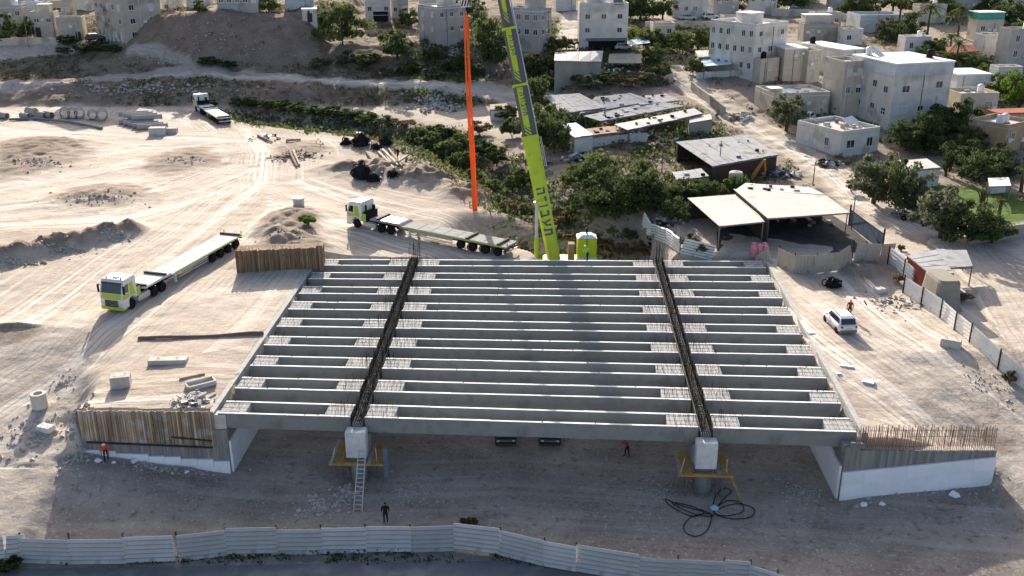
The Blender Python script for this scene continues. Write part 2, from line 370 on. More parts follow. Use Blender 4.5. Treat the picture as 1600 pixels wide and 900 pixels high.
def zones(X, Y, Z):
    S = X.shape; w = sst(-10, 10, X - np.interp(Y, [100, 130, 165, 195, 230], [10, 8, 7, 4, -4]))
    n = fbm(X * .05 + 5, Y * .05, 4); n2 = fbm(X * .3, Y * .3, 3)
    pale = np.ones(S) * .8 + .6 * n
    hill = sst(192.5, 196, Y + 1.5 * n2) * (1 - w) + w * (sst(116, 128, Y + 6 * n) * .55 + .45 * sst(0, 30, 46 - X) * sst(116, 128, Y + 6 * n))
    pale = pale * (1 - .9 * hill)
    veg = hill * np.clip(.52 + 1.0 * fbm(X * .07 + 40, Y * .07, 4), 0, 1)
    dw, aw, sw = poly_dist(X, Y, WADI)
    k = np.exp(-(dw / 9.0) ** 2) * sst(106, 114, Y); veg = np.maximum(veg * (1 - k * .3), .85 * k); pale = pale * (1 - .75 * k)
    bare = sst(214, 217, Y) * sst(-92, -86, X) * (1 - sst(-46, -38, X)) * (1 - sst(228, 236, Y)); veg = veg * (1 - .9 * bare)
    su = np.zeros(S); sv = np.zeros(S); best = np.full(S, 1e9)
    for r in ROADS:
        d, a, s = poly_dist(X, Y, r); m = d < best; best = np.where(m, d, best); su = np.where(m, s, su); sv = np.where(m, a, sv)
    pale = np.maximum(pale, np.clip(1.05 - best / 9, 0, 1) * (1 - hill))
    stre = np.clip(1.3 - best / 20, 0, 1) * (1 - hill * .7)
    for T, wd in [(TRACK, 2.6), (TRACK2, .9)] + [(l, 3.2) for l in LANES]:
        d, a, s = poly_dist(X, Y, T); k = 1 - sst(wd * .7, wd * 1.35, d + .9 * n2); pale = np.maximum(pale * (1 - k), k * (.85 + .2 * n2)); veg = veg * (1 - k)
        su = np.where(k > .4, s, su); sv = np.where(k > .4, a, sv); stre = np.maximum(stre, k)
    stre = stre * (1 - .75 * sst(-1.5, -3.6, Z) * (Y < 108))
    # mounds are browner than the packed yard
    for (bx, by, rx, ry, ro, h) in BUMPS:
        dx = X - bx; dy = Y - by; c, s_ = math.cos(ro), math.sin(ro)
        u = (dx * c + dy * s_) / rx; v = (-dx * s_ + dy * c) / ry
        k = sst(.18, .62, np.exp(-(u * u + v * v) * 1.0) + .35 * n2); pale = pale * (1 - .8 * k); stre = stre * (1 - .8 * k)
    # underpass earth is a greyer, darker soil
    underpass_soil = sst(-1.5, -3.6, Z) * (Y < 108) * sst(-41, -33, X + 2 * n2) * (1 - sst(34, 41, X + 2 * n2))
    grass = sst(24, 27, X - 40) * 0
    c = P(1530, 300, 2); g = np.exp(-(((X - c.x) / 9) ** 2 + ((Y - c.y) / 9) ** 2) ** 2) 
    return np.clip(pale, 0, 1), np.clip(veg, 0, 1), np.clip(underpass_soil, 0, 1), g, su, sv, np.clip(stre, 0, 1)
pale, veg, underpass_soil, lawn, su, sv, stre = zones(GX, GY, GZ)
def ground_material():
    m = bpy.data.materials.new('site ground'); m.use_nodes = True; nt = m.node_tree; N = nt.nodes; L = nt.links; b = N['Principled BSDF']
    b.inputs['Roughness'].default_value = .95; b.inputs['Specular IOR Level'].default_value = .03
    geo = N.new('ShaderNodeNewGeometry'); za = N.new('ShaderNodeAttribute'); za.attribute_name = 'zone'; sep = N.new('ShaderNodeSeparateColor'); L.new(za.outputs['Color'], sep.inputs[0])
    st = N.new('ShaderNodeAttribute'); st.attribute_name = 'streak'
    def noise(sc, det=5, vec=None, rough=.6):
        n = N.new('ShaderNodeTexNoise'); n.inputs['Scale'].default_value = sc; n.inputs['Detail'].default_value = det; n.inputs['Roughness'].default_value = rough
        L.new(vec if vec else geo.outputs['Position'], n.inputs['Vector']); return n.outputs['Fac']
    def mapr(v, a, c, d=0, e=1):
        r = N.new('ShaderNodeMapRange'); r.inputs[1].default_value = a; r.inputs[2].default_value = c; r.inputs[3].default_value = d; r.inputs[4].default_value = e; L.new(v, r.inputs[0]); return r.outputs[0]
    def mix(f, a, c):
        x = N.new('ShaderNodeMix'); x.data_type = 'RGBA'
        if isinstance(f, float): x.inputs[0].default_value = f
        else: L.new(f, x.inputs[0])
        for s, v in ((6, a), (7, c)):
            if isinstance(v, tuple): x.inputs[s].default_value = (*v, 1)
            else: L.new(v, x.inputs[s])
        return x.outputs[2]
    def mul(a, c):
        x = N.new('ShaderNodeMath'); x.operation = 'MULTIPLY'; L.new(a, x.inputs[0])
        if isinstance(c, float): x.inputs[1].default_value = c
        else: L.new(c, x.inputs[1])
        return x.outputs[0]
    cp = mix(mapr(noise(.12), .35, .65), (.50, .43, .35), (.60, .54, .46))
    cp = mix(mapr(noise(1.3, 6), .35, .7), cp, (.44, .375, .315))
    cb = mix(mapr(noise(.35, 6), .3, .7), (.125, .09, .066), (.25, .185, .135)); cb = mix(mapr(noise(2.2, 5), .58, .78), cb, (.36, .32, .28))
    c = mix(sep.outputs[0], cb, cp)
    cv = mix(mapr(noise(.5, 6), .35, .65), (.105, .09, .045), (.05, .058, .025)); c = mix(mul(sep.outputs[1], mapr(noise(.9, 6), .35, .6)), c, cv)
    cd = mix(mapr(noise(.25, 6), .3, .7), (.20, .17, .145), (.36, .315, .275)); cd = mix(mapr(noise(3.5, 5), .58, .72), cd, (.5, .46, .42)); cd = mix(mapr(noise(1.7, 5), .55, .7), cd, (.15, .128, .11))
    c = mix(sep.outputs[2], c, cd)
    # wheel ruts along the haul roads
    sx = N.new('ShaderNodeMapping'); sx.inputs['Scale'].default_value = (1.0, .028, 1); L.new(st.outputs['Vector'], sx.inputs['Vector'])
    wob = N.new('ShaderNodeVectorMath'); wob.operation = 'ADD'; L.new(sx.outputs[0], wob.inputs[0]); L.new(sx.outputs[0], wob.inputs[1])
    r1 = noise(2.3, 6, sx.outputs[0], .7); r2 = noise(.55, 4, sx.outputs[0], .6)
    sepz = N.new('ShaderNodeSeparateXYZ'); L.new(st.outputs['Vector'], sepz.inputs[0])
    c = mix(mul(mul(sepz.outputs[2], mapr(r1, .52, .64)), .85), c, (.31, .25, .20))
    c = mix(mul(mul(sepz.outputs[2], mapr(r2, .52, .62)), .6), c, (.70, .635, .56))
    wv = N.new('ShaderNodeTexWave'); wv.wave_type = 'BANDS'; wv.bands_direction = 'X'; wv.inputs['Scale'].default_value = .42; wv.inputs['Distortion'].default_value = 7.0; wv.inputs['Detail'].default_value = 4.0; wv.inputs['Detail Scale'].default_value = 1.3; wv.inputs['Detail Roughness'].default_value = .7
    sy = N.new('ShaderNodeMapping'); sy.inputs['Scale'].default_value = (1.0, .05, 1); L.new(st.outputs['Vector'], sy.inputs['Vector']); L.new(sy.outputs[0], wv.inputs['Vector'])
    c = mix(mul(mul(sepz.outputs[2], mapr(wv.outputs['Fac'], .72, .9)), mapr(noise(.09, 3), .38, .6)), c, (.37, .305, .25))
    c = mix(mul(mapr(noise(5.0, 6, None, .75), .52, .68), .4), c, (.30, .25, .21))
    c = mix(mul(mapr(noise(4.1, 6, None, .75), .55, .7), .35), c, (.66, .61, .55))
    # pebbles
    vo = N.new('ShaderNodeTexVoronoi'); vo.inputs['Scale'].default_value = 2.6; L.new(geo.outputs['Position'], vo.inputs['Vector'])
    peb = mul(mapr(vo.outputs['Distance'], .16, .10), mapr(noise(.3, 3), .5, .62)); c = mix(mul(peb, .8), c, (.60, .56, .51))
    al = N.new('ShaderNodeAttribute'); al.attribute_name = 'lawn'
    c = mix(mapr(al.outputs['Fac'], .4, .6), c, mix(mapr(noise(1.5), .3, .7), (.08, .12, .035), (.12, .165, .05)))
    L.new(c, b.inputs['Base Color'])
    h = N.new('ShaderNodeMath'); h.operation = 'ADD'; L.new(mul(noise(2.0, 7), 1.0), h.inputs[0]); L.new(mul(mul(r1, sepz.outputs[2]), 1.0), h.inputs[1])
    bp = N.new('ShaderNodeBump'); bp.inputs['Strength'].default_value = 1; bp.inputs['Distance'].default_value = .075; L.new(h.outputs[0], bp.inputs['Height']); L.new(bp.outputs[0], b.inputs['Normal'])
    return m
nyy, nxx = GX.shape
V = np.stack([GX.ravel(), GY.ravel(), GZ.ravel()], 1)
idx = np.arange(nyy * nxx).reshape(nyy, nxx)
F = np.stack([idx[:-1, :-1].ravel(), idx[:-1, 1:].ravel(), idx[1:, 1:].ravel(), idx[1:, :-1].ravel()], 1)
M['ground'] = ground_material()
g_o = raw('ground', V, F, M['ground'], None, True); g_o['kind'] = 'structure'; g_o['label'] = 'pale dusty earth of the building site and hillside'
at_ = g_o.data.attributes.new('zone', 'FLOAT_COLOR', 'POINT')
at_.data.foreach_set('color', np.stack([pale, veg, underpass_soil, np.ones_like(pale)], -1).astype(np.float32).ravel())
at_ = g_o.data.attributes.new('streak', 'FLOAT_VECTOR', 'POINT'); at_.data.foreach_set('vector', np.stack([su, sv, stre], -1).astype(np.float32).ravel())
at_ = g_o.data.attributes.new('lawn', 'FLOAT', 'POINT'); at_.data.foreach_set('value', lawn.astype(np.float32).ravel())
mb = MB(); mb.add([(-400, 30, -5.165), (400, 30, -5.165), (400, 40, -5.165), (22, 51.0, -5.165), (4, 56.2, -5.165), (-30, 55.2, -5.165), (-400, 55.0, -5.165)], [(0, 1, 2, 3, 4, 5, 6)])
rd = mb.build('road', M['asphalt']); rd['kind'] = 'structure'; rd['label'] = 'dark asphalt road along the site fence'
# ================================================================== BRIDGE
def dk(u, v, z=0.0):                            # u 0..1 left to right, v 0..1 near to far
    p = NL.lerp(NR, u).lerp(FL.lerp(FR, u), v); return Vector((p.x, p.y, z))
NB = 9
def u_at(px, py, v):                            # deck fraction of an image point at depth fraction v
    a = dk(0, v); b = dk(1, v); c = P(px, py); return (c.x - a.x) / (b.x - a.x)
UPL = (u_at(559, 650, 0), u_at(648, 405, 1)); UPR = (u_at(1103, 668, 0), u_at(1029, 407, 1))
pitch = 1 / (NB - 1 + .5)
GAPU = .55 / 48
ROWN = ['front', 'second', 'third', 'fourth', 'fifth', 'sixth', 'seventh', 'eighth', 'rearmost']
SPN = [('left', 'left'), ('centre', 'long centre'), ('right', 'right')]
HB, WB = 1.27, .26                              # beam depth, web top thickness
def girder(u0f, u1f, row, span):
    v0 = row * pitch; v1 = v0 + pitch * .5
    u0 = u0f(v0); u1 = u1f(v0)
    A, B, C, D = dk(u0, v0), dk(u1, v0), dk(u1f(v1), v1), dk(u0f(v1), v1)
    org = (A + B) / 2; ax = (B - A); Lg = ax.length; rz = math.atan2(ax.y, ax.x); W = ((D + C) / 2 - org).length
    t = thing('bridge_girder', org, rz, f'{ROWN[row]} row trough girder of grey concrete in the {SPN[span][1]} span', 'girder', 'precast girders of the bridge')
    h = Lg / 2; eb = 2.25 if span == 1 else 2.05
    # trough: one closed U section with slightly flared webs
    b = MB(); prof = [(.10, -HB), (W - .10, -HB), (W, 0), (W - WB, 0), (W - WB - .06, -HB + .22), (WB + .06, -HB + .22), (WB, 0), (0, 0)]
    b.ext(prof, 'x', -h, h); b.build('trough', M['conc'], t)
    # web tops: strips of the same concrete, coloured lighter to carry the sunlight
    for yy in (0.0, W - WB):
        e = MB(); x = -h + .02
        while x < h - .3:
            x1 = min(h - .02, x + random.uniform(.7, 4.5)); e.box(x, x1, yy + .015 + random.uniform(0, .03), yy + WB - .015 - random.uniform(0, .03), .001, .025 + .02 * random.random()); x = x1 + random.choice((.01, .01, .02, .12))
        e.build('sunlit_web_strip', M['sunlit_top'], t)
    for sgn in (-1, 1):
        e = MB(); x0, x1 = sorted((sgn * (h - .05), sgn * (h - eb)))
        e.bev(x0, x1, WB + .004, W - WB - .004, -HB + .24, .01 + random.uniform(-.02, .02), .03)
        o = e.build('end_block', M['conc_top'], t)
        e = MB(); nx = 6; ny = 4
        for i in range(nx):
            x = x0 + (i + .5) * (x1 - x0) / nx + random.uniform(-.05, .05); e.tube((x, .05, .11), (x + random.uniform(-.05, .05), W - .05, .11), .010, n=3)
        for j in range(ny):
            y = .12 + j * (W - .24) / (ny - 1); e.tube((x0 - .1, y, .13), (x1 + .1, y + random.uniform(-.05, .05), .13), .010, n=3)
        near_pier = (span == 1) or (span == 0 and sgn > 0) or (span == 2 and sgn < 0)
        for i in range(26 if near_pier else 7):
            x = random.uniform(x0, x1); y = random.uniform(.1, W - .1); hh = random.uniform(.25, .55) + (.35 if near_pier and abs(x) > h - 1.0 else 0)
            e.tube((x, y, 0), (x + random.uniform(-.04, .04), y, hh), .012, n=3)
        o = e.build('rebar_mat', M['rebar'], t); o['kind'] = 'stuff'
    # lifting notches / joints: thin dark casting lines down the front face
    return t
li = lambda p: (lambda v: p[0] + (p[1] - p[0]) * v)
gl = li(UPL); gr = li(UPR)
for row in range(NB):
    girder(lambda v: 0.004, lambda v: gl(v) - GAPU, row, 0)
    girder(lambda v: gl(v) + GAPU, lambda v: gr(v) - GAPU, row, 1)
    girder(lambda v: gr(v) + GAPU, lambda v: .996, row, 2)

def gpt(x, y): return Vector((x, y, gz(x, y)))
def rot2(v, a): return Vector((v[0] * math.cos(a) - v[1] * math.sin(a), v[0] * math.sin(a) + v[1] * math.cos(a), v[2] if len(v) > 2 else 0))
# ---------------- piers, rebar cages, platforms
def pier(uf, name, lab, cage_lab):
    a, b_ = dk(uf(0), 0), dk(uf(1), 1); d = b_ - a; L = d.length; rz = math.atan2(d.y, d.x) - math.pi / 2
    t = thing('bridge_pier', (a.x, a.y, -5.6), rz, lab, 'pier', 'bridge piers')
    z = lambda v: v + 5.6
    b = MB(); b.box(-.95, .95, -.25, L + .4, z(-2.75), z(-1.30)); b.build('pier_cap', M['conc'], t)
    b = MB(); b.bev(-.78, .78, -1.25, -.26, z(-2.75), z(-.62), .04); b.build('cap_end_block', M['conc_pale'], t)
    b = MB(); b.box(-.36, .36, -.2, L + .3, z(-1.298), z(-.30)); b.build('cap_stem', M['conc'], t)
    for k in range(5):
        c = MB(); yy = -.35 + k * (L - 1.2) / 4; c.lathe([(.62, 0), (.62, z(-2.754))], (0, yy, 0), n=16); o = c.build('column', M['conc'], t, True)
    cg = thing('rebar_cage', (a.x, a.y, -.30), rz, cage_lab, 'rebar cage', 'rebar cages over the piers')
    b = MB()
    for xx in (-.33, -.16, .02, .18, .34):
        for zz in (.08, .38):
            b.tube((xx, -.75, zz), (xx + random.uniform(-.05, .05), L + .5, zz), .024, n=4)
    o = b.build('long_bars', M['rebar'], cg); o['kind'] = 'stuff'
    b = MB(); n = int(L / .21)
    for i in range(n):
        y = -.7 + i * (L + 1.1) / n
        for xx in (-.34, .34): b.tube((xx, y, 0), (xx + random.uniform(-.06, .06), y + random.uniform(-.05, .05), .62 + random.uniform(0, .22)), .02, n=3)
        b.tube((-.36, y, .36 + random.uniform(-.05, .06)), (.36, y + random.uniform(-.08, .08), .36), .018, n=3)
        if random.random() < .75:
            x = random.uniform(-.42, .42); b.tube((x, y, .1), (x + random.uniform(-.12, .12), y + random.uniform(-.1, .1), random.uniform(.7, 1.25)), .016, n=3)
    for i in range(22):                          # tall starters at the far end
        x = random.uniform(-.6, .6); y = L + random.uniform(-.6, .6); b.tube((x, y, 0), (x + random.uniform(-.08, .08), y, random.uniform(1.6, 2.6)), .018, n=3)
    o = b.build('stirrups', M['rebar'], cg); o['kind'] = 'stuff'
    return t, a, rz
pier_l, pa_l, prz_l = pier(gl, 'left', 'concrete pier with wooden ladder leaning under the left joint', 'black rebar cage along the left joint between girder rows')
pier_r, pa_r, prz_r = pier(gr, 'right', 'concrete pier with scaffold frames under the right joint', 'black rebar cage along the right joint between girder rows')
def platform(a, rz, lab, brace):
    t = thing('work_platform', (a.x, a.y, -3.05), rz, lab, 'platform', 'yellow platforms round the piers')
    for yy in (-1.55, .9):
        b = MB(); b.box(-2.05, 2.05, yy, yy + .2, -.22, 0); b.build('main_beam', M['yellow'], t)
    for i, xx in enumerate((-1.9, -1.5, -1.15, 1.0, 1.35, 1.75)):
        b = MB(); b.box(xx - .13, xx + .13, -1.8, 1.3 + random.uniform(0, .8), .003, .05); b.build('plank', M['yellow'] if i % 3 else M['wood'], t)
    for xx in (-1.85, 1.55):
        b = MB(); b.tube((xx, -1.3, .05), (xx + (.25 if xx < 0 else -.05), -1.25, 1.15), .045, n=5); b.build('guard_post', M['wood'], t)
    if brace:
        b = MB(); b.tube((1.9, -1.45, -.22), (2.75, -1.6, -2.2), .07, n=5); b.build('brace', M['yellow'], t)
        for xx in (-1.35, -.55, .25, .95, 1.35):
            e = MB()
            for yy in (-1.2, .2):
                e.tube((xx, yy, -.22), (xx, yy, -2.5), .03, n=4)
            for k in range(4):
                e.tube((xx, -1.2, -.3 - .55 * k), (xx, .2, -.85 - .55 * k), .02, n=4)
                e.tube((xx, -1.2, -.3 - .55 * k), (xx + .4, -1.2, -.85 - .55 * k), .02, n=4)
            e.build('scaffold_frame', M['steelgrey'], t)
    else:
        b = MB(); b.box(2.1, 2.45, -1.6, -1.3, -1.2, 1.3); b.build('steel_post', M['navy'], t)
        for xx in (-1.4, -.9, 1.2, 1.7):
            e = MB(); e.tube((xx, -1.2, -.22), (xx + .3, -.6, -2.5), .035, n=4); e.tube((xx, .8, -.22), (xx - .2, .4, -2.5), .035, n=4); e.build('prop', M['steelgrey'], t)
    return t
platform(pa_l, prz_l, 'yellow timber platform around the pier with the ladder', False)
platform(pa_r, prz_r, 'yellow timber platform with scaffold frames around the right pier', True)
# ladder
lt = P(565, 706, -2.9); lt = PY(566, 703, pa_l.y - 1.75); lb = at(559, 800); lad = thing('ladder', lb, 0, 'long aluminium ladder leaning on the left pier platform', 'ladder')
dv = lt - lb; sx = Vector((.29, 0, 0))
for s in (-1, 1):
    b = MB(); b.bar(sx * s * 1.05, dv + sx * s * .9, .07, .09); b.build('rail', M['alu'], lad)
nr = 14
for i in range(nr):
    p = dv * ((i + .6) / nr); b = MB(); b.bar(p - sx, p + sx, .07, .06); b.build('rung', M['alu'], lad)

# ---------------- abutments and wing walls
def abutment(left):
    x0, y0 = (ABL, NL.y + .3) if left else (ABR, NR.y + .2)
    xf = deckx_l if left else deckx_r
    y1 = (FL if left else FR).y + .8
    xe = x0 + (xf(y1) - xf(y0)) - (0 if left else .9)
    sg = -1 if left else 1
    t = thing('bridge_abutment', (0, 0, 0), 0, ('left' if left else 'right') + ' abutment with pale panel face under the girder ends', 'abutment', 'bridge abutments')
    ws = WL_Y if left else WR_Y
    b = MB(); xs = x0 + (xe - x0) * (ws - y0) / (y1 - y0)
    dxw = sg * (.9 if left else 1.7)
    b.hexa([(xs, ws + .12, -6), (xs + dxw, ws + .12, -6), (xe + dxw, y1, -6), (xe, y1, -6), (xs, ws + .12, -1.32), (xs + dxw, ws + .12, -1.32), (xe + dxw, y1, -1.32), (xe, y1, -1.32)]); b.build('bearing_wall', M['conc'], t)
    # backwall behind the girder ends, flush with the deck
    b = MB(); o = sg * .12; w2 = sg * .42
    b.hexa([(xf(y0) + o, y0 - .3, -2), (xf(y0) + o + w2, y0 - .3, -2), (xf(y1) + o + w2, y1, -2), (xf(y1) + o, y1, -2), (xf(y0) + o, y0 - .3, .06), (xf(y0) + o + w2, y0 - .3, .06), (xf(y1) + o + w2, y1, .06), (xf(y1) + o, y1, .06)]); b.build('back_wall', M['conc_top'], t)
    # foam panels on the face, laid as blocks
    n = 9; zt = -2.35
    for i in range(n):
        f0, f1 = i / n, (i + 1) / n
        pa = Vector((xs, ws + .1, 0)).lerp(Vector((xe, y1, 0)), f0); pb = Vector((xs, ws + .1, 0)).lerp(Vector((xe, y1, 0)), f1); q = sg * -.16
        for k in range(3):
            za = -5.9 + k * (zt + 5.9) / 3; zb = -5.9 + (k + 1) * (zt + 5.9) / 3 - .012
            b = MB(); e = random.uniform(0, .03) * -sg
            b.hexa([(pa.x + q + e, pa.y, za), (pa.x - sg * .01, pa.y, za), (pb.x - sg * .01, pb.y - .012, za), (pb.x + q + e, pb.y - .012, za), (pa.x + q + e, pa.y, zb), (pa.x - sg * .01, pa.y, zb), (pb.x - sg * .01, pb.y - .012, zb), (pb.x + q + e, pb.y - .012, zb)]); b.build('foam_block', M['foam'], t)
    return t
abutment(True); abutment(False)
# left wing wall: timber formwork above a stepped course of white blocks
t = thing('wing_wall', (WL_X0, WL_Y, -3.3), 0, 'left wing wall of brown upright boards above white foam blocks', 'retaining wall', 'wing walls of the bridge')
xl, xr = WL_X0, ABL - .05
z = lambda v: v + 3.3
b = MB(); b.hexa([(0, .12, z(-6)), (xr - xl, .12, z(-6)), (xr - xl, .8, z(-6)), (0, .8, z(-6)), (0, .12, z(-.1)), (xr - xl, .12, z(-.1)), (xr - xl, .8, z(-.1)), (0, .8, z(-.1))]); b.build('wall_core', M['conc_old'], t)
n = 58; bw = (xr - xl - .9) / n
for i in range(n):
    f = i / n; b = MB(); zt = .32 - .1 * f + random.uniform(-.05, .05) + (.35 if random.random() < .05 else 0); zb = -2.25 - .5 * f
    y = -.02 + random.uniform(-.03, .03) + (.03 if i % 4 == 0 else 0)
    b.box(i * bw + .01, (i + 1) * bw - .012, y, y + .1, z(zb), z(zt)); b.build('board', M['plank'], t)
for zz in (-2.35, -1.9):
    b = MB(); b.bar((.4 if zz < -2 else 7, -.1, z(zz - .02)), (xr - xl - 1.2, -.1, z(zz - .5 if zz < -2 else zz - .35)), .1, .1); b.build('waling', M['timber'], t)
b = MB()
n2 = 46; bw2 = (xr - xl) / n2
for i in range(n2):
    f = i / n2; b = MB(); x0 = i * bw2; tall = i >= n2 - 4
    b.box(x0 + .006, x0 + bw2 - .006, .05 + random.uniform(0, .03), .118, z(-5.3), z((-2.2 - .5 * f) if not tall else -1.35)); b.build('board_marked_strip', M['plank_grey'], t)
nb = 9; fw = (xr - xl) / nb
for i in range(nb):
    f = (i + .5) / nb; zt = -2.95 - 1.15 * f ** .8 + .08 * (i % 2); zg = -3.3 - 1.9 * f
    for k, (za, zb) in enumerate(((zt - .62, zt), (zt - 1.3, zt - .63), (zt - 2.2, zt - 1.31))):
        b = MB(); b.box(i * fw + .012 + (.3 if k == 1 and i else 0), (i + 1) * fw - .012 + (.3 if k == 1 and i < nb - 1 else 0), -.14 - .02 * random.random(), .02, z(za), z(zb)); b.build('foam_block', M['foam'], t)
# corner pad of the left abutment seat
b = MB(); b.box(xr - xl - .35, xr - xl + .02, .14, 2.2, z(-1.4), z(-.5)); b.build('seat_upstand', M['conc'], t)
# right wing wall: board-marked concrete above white blocks, starter bars on top
t = thing('wing_wall', (ABR, WR_Y, -5.2), 0, 'right wing wall of white foam blocks with starter bars on top', 'retaining wall', 'wing walls of the bridge')
Lw = WR_X1 - ABR; z = lambda v: v + 5.2
b = MB(); b.box(.1, Lw, .12, .75, z(-6), z(-1.06)); b.build('wall_core', M['conc_old'], t)
n = 62
for i in range(n):
    f = (i + .5) / n; b = MB(); x0 = i * Lw / n; zt = (-1.0 if i > 5 else -.35 if i > 1 else -.75) + random.uniform(-.02, .02); zb = -2.75 + 1.3 * f - .02
    b.box(x0 + .006, x0 + Lw / n - .006, -.03 + random.uniform(-.01, .01), .118, z(zb - .3), z(zt)); b.build('board_marked_strip', M['plank_grey'], t)
nb = 7
for i in range(nb):
    ft, fe = i / nb, (i + 1) / nb; zt0, zt1 = -2.75 + 1.3 * ft, -2.75 + 1.3 * fe
    for k in range(3):
        h_ = 1.05; x0 = i * Lw / nb; x1 = (i + 1) * Lw / nb; g_ = .004; yf = -.22 - .006 * random.random()
        a0, a1 = z(zt0 - h_ * (k + 1) + g_), z(zt1 - h_ * (k + 1) + g_); c0, c1 = z(zt0 - h_ * k), z(zt1 - h_ * k)
        b = MB(); b.hexa([(x0 + g_, yf, a0), (x1 - g_, yf, a1), (x1 - g_, -.05, a1), (x0 + g_, -.05, a0), (x0 + g_, yf, c0), (x1 - g_, yf, c1), (x1 - g_, -.05, c1), (x0 + g_, -.05, c0)]); b.build('foam_block', M['foam'], t)
b = MB()
for i in range(74):
    x = .9 + i * (Lw - 1.0) / 73; 
    for y in (.22, .6):
        b.tube((x + random.uniform(-.03, .03), y, z(-1.1)), (x + random.uniform(-.09, .09), y + random.uniform(-.05, .05), z(.75 + random.uniform(-.15, .12))), .021, n=4)
for zz in (.0, .5): b.tube((.9, .2, z(zz)), (Lw, .2, z(zz + .1)), .018, n=4)
o = b.build('starter_bars', M['rust'], t); o['kind'] = 'stuff'
# bearing seat blocks at wall heads
b = MB(); b.bev(-.1, 1.6, .2, 2.0, z(-1.3), z(-.6), .05); b.build('seat_upstand', M['conc'], t)

# far-left wing wall: rusty piles holding the heap
A = P(370, 426, 0); B = P(506, 420, 0)
t = thing('sheet_pile_wall', (A.x, A.y, gz(A.x, A.y) - .2), math.atan2(B.y - A.y, B.x - A.x), 'rusty sheet pile wall beyond the far left bridge corner', 'retaining wall')
L = (B - A).length; n = 40
for i in range(n):
    b = MB(); x0 = i * L / n; h = 2.65 + random.uniform(-.06, .06) + (.25 if i > n - 4 else 0); b.box(x0 + .008, x0 + L / n - .008, (i % 2) * .08, .2 + (i % 2) * .08, 0, h); b.build('pile', M['plank_rust'], t)
b = MB()
for i in range(40):
    x = random.uniform(0, L); b.tube((x, .1, 2.4), (x + random.uniform(-.05, .05), .1, 2.75 + random.uniform(0, .5)), .018, n=3)
b.tube((0, -.06, 1.9), (L, -.06, 2.0), .04, n=4)
o = b.build('starter_bars', M['rust'], t); o['kind'] = 'stuff'
b = MB(); b.hexa([(0, .3, -.5), (L, .3, -.5), (L, 3.2, -.5), (0, 3.2, -.5), (0, .3, 2.45), (L, .3, 2.45), (L, 3.2, 2.2), (0, 3.2, 2.2)]); b.build('earth_fill', M['ground'], t)

# ---------------- corrugated fences
def corr_panel(L, h, n, depth=.05, vertical=False):
    b = MB(); prof = []
    if not vertical:
        for i in range(n):
            z0 = h * i / n; d = h / n
            prof += [(0, z0), (0, z0 + d * .25), (-depth, z0 + d * .42), (-depth, z0 + d * .58), (0, z0 + d * .985)]
        full = prof + [(p[0] + .012, p[1]) for p in prof[::-1]]
        b.ext(full, 'x', 0, L)
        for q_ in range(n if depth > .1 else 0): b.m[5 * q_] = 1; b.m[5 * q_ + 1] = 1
    else:
        for i in range(n):
            x0 = L * i / n; d = L / n
            prof += [(x0, 0), (x0 + d * .45, 0), (x0 + d * .58, -depth), (x0 + d * .86, -depth), (x0 + d * .985, 0)]
        full = prof + [(p[0], p[1] + .012) for p in prof[::-1]]
        b.ext(full, 'z', 0, h)
    return b
def fence(name, label, pts, h, mt, ribs=6, vertical=False, post='post', plen=2.9, dep=.13, lift=None, sink=.05, tilt=0.0, posth=.15, postside=.12, cat='fence', jit=.08):
    t = thing(name, (pts[0][0], pts[0][1], gz(pts[0][0], pts[0][1])), 0, label, cat)
    o0 = Vector(t.location); i_ = 0
    for (p, q) in zip(pts[:-1], pts[1:]):
        p = Vector((p[0], p[1], 0)); q = Vector((q[0], q[1], 0)); d = q - p; n = max(1, round(d.length / plen)); a = math.atan2(d.y, d.x); L = d.length / n
        for i in range(n):
            s = p + d * (i / n); e = p + d * ((i + 1) / n); zs = gz(s.x, s.y); ze = gz(e.x, e.y); sl = math.atan2(ze - zs, L)
            lf = (lift[i_] if lift and i_ < len(lift) else 0) + random.uniform(-jit, jit)
            b = corr_panel(L + .06, h, ribs if not vertical else max(4, int(L / .3)), dep, vertical)
            pn = b.build('sheet_panel', [mt, M['sheet_dirt']], t); pn.location = s + Vector((0, 0, zs + lf - sink)) - o0
            pn.rotation_euler = (tilt + random.uniform(-.06, .06), -sl + random.uniform(-.012, .012), a + random.uniform(-.02, .02))
            b = MB(); b.box(-.05, .05, postside, postside + .1, -.3, h + posth + random.uniform(-.05, .08)); po = b.build('post', M[post], t); po.location = s + Vector((0, 0, zs)) - o0; po.rotation_euler = (0, 0, a)
            i_ += 1
    return t
zt = -5.2 + 2.15
fp = [P(x, y, zt) for x, y in [(-60, 852), (0, 843), (28, 836), (105, 838), (190, 838), (268, 836)]]
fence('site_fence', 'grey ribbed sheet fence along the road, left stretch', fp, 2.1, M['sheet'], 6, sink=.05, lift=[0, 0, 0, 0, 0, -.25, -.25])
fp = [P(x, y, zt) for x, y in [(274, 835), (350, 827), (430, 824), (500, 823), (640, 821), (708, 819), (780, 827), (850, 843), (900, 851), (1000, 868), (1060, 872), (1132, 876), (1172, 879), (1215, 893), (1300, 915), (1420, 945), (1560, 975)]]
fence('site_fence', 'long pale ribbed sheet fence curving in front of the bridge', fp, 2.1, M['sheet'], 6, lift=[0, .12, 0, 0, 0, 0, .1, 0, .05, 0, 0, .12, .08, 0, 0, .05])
fp = [at(x, y) for x, y in [(1412, 458), (1470, 497), (1516, 535), (1560, 578), (1612, 620)]]
fence('site_fence', 'grey sheet fence with black posts right of the white car', fp, 1.75, M['sheet_white'], 5, postside=-.16, plen=3.0, jit=.03, dep=.022)
fp = [at(x, y) for x, y in [(1388, 413), (1412, 434), (1442, 458)]]
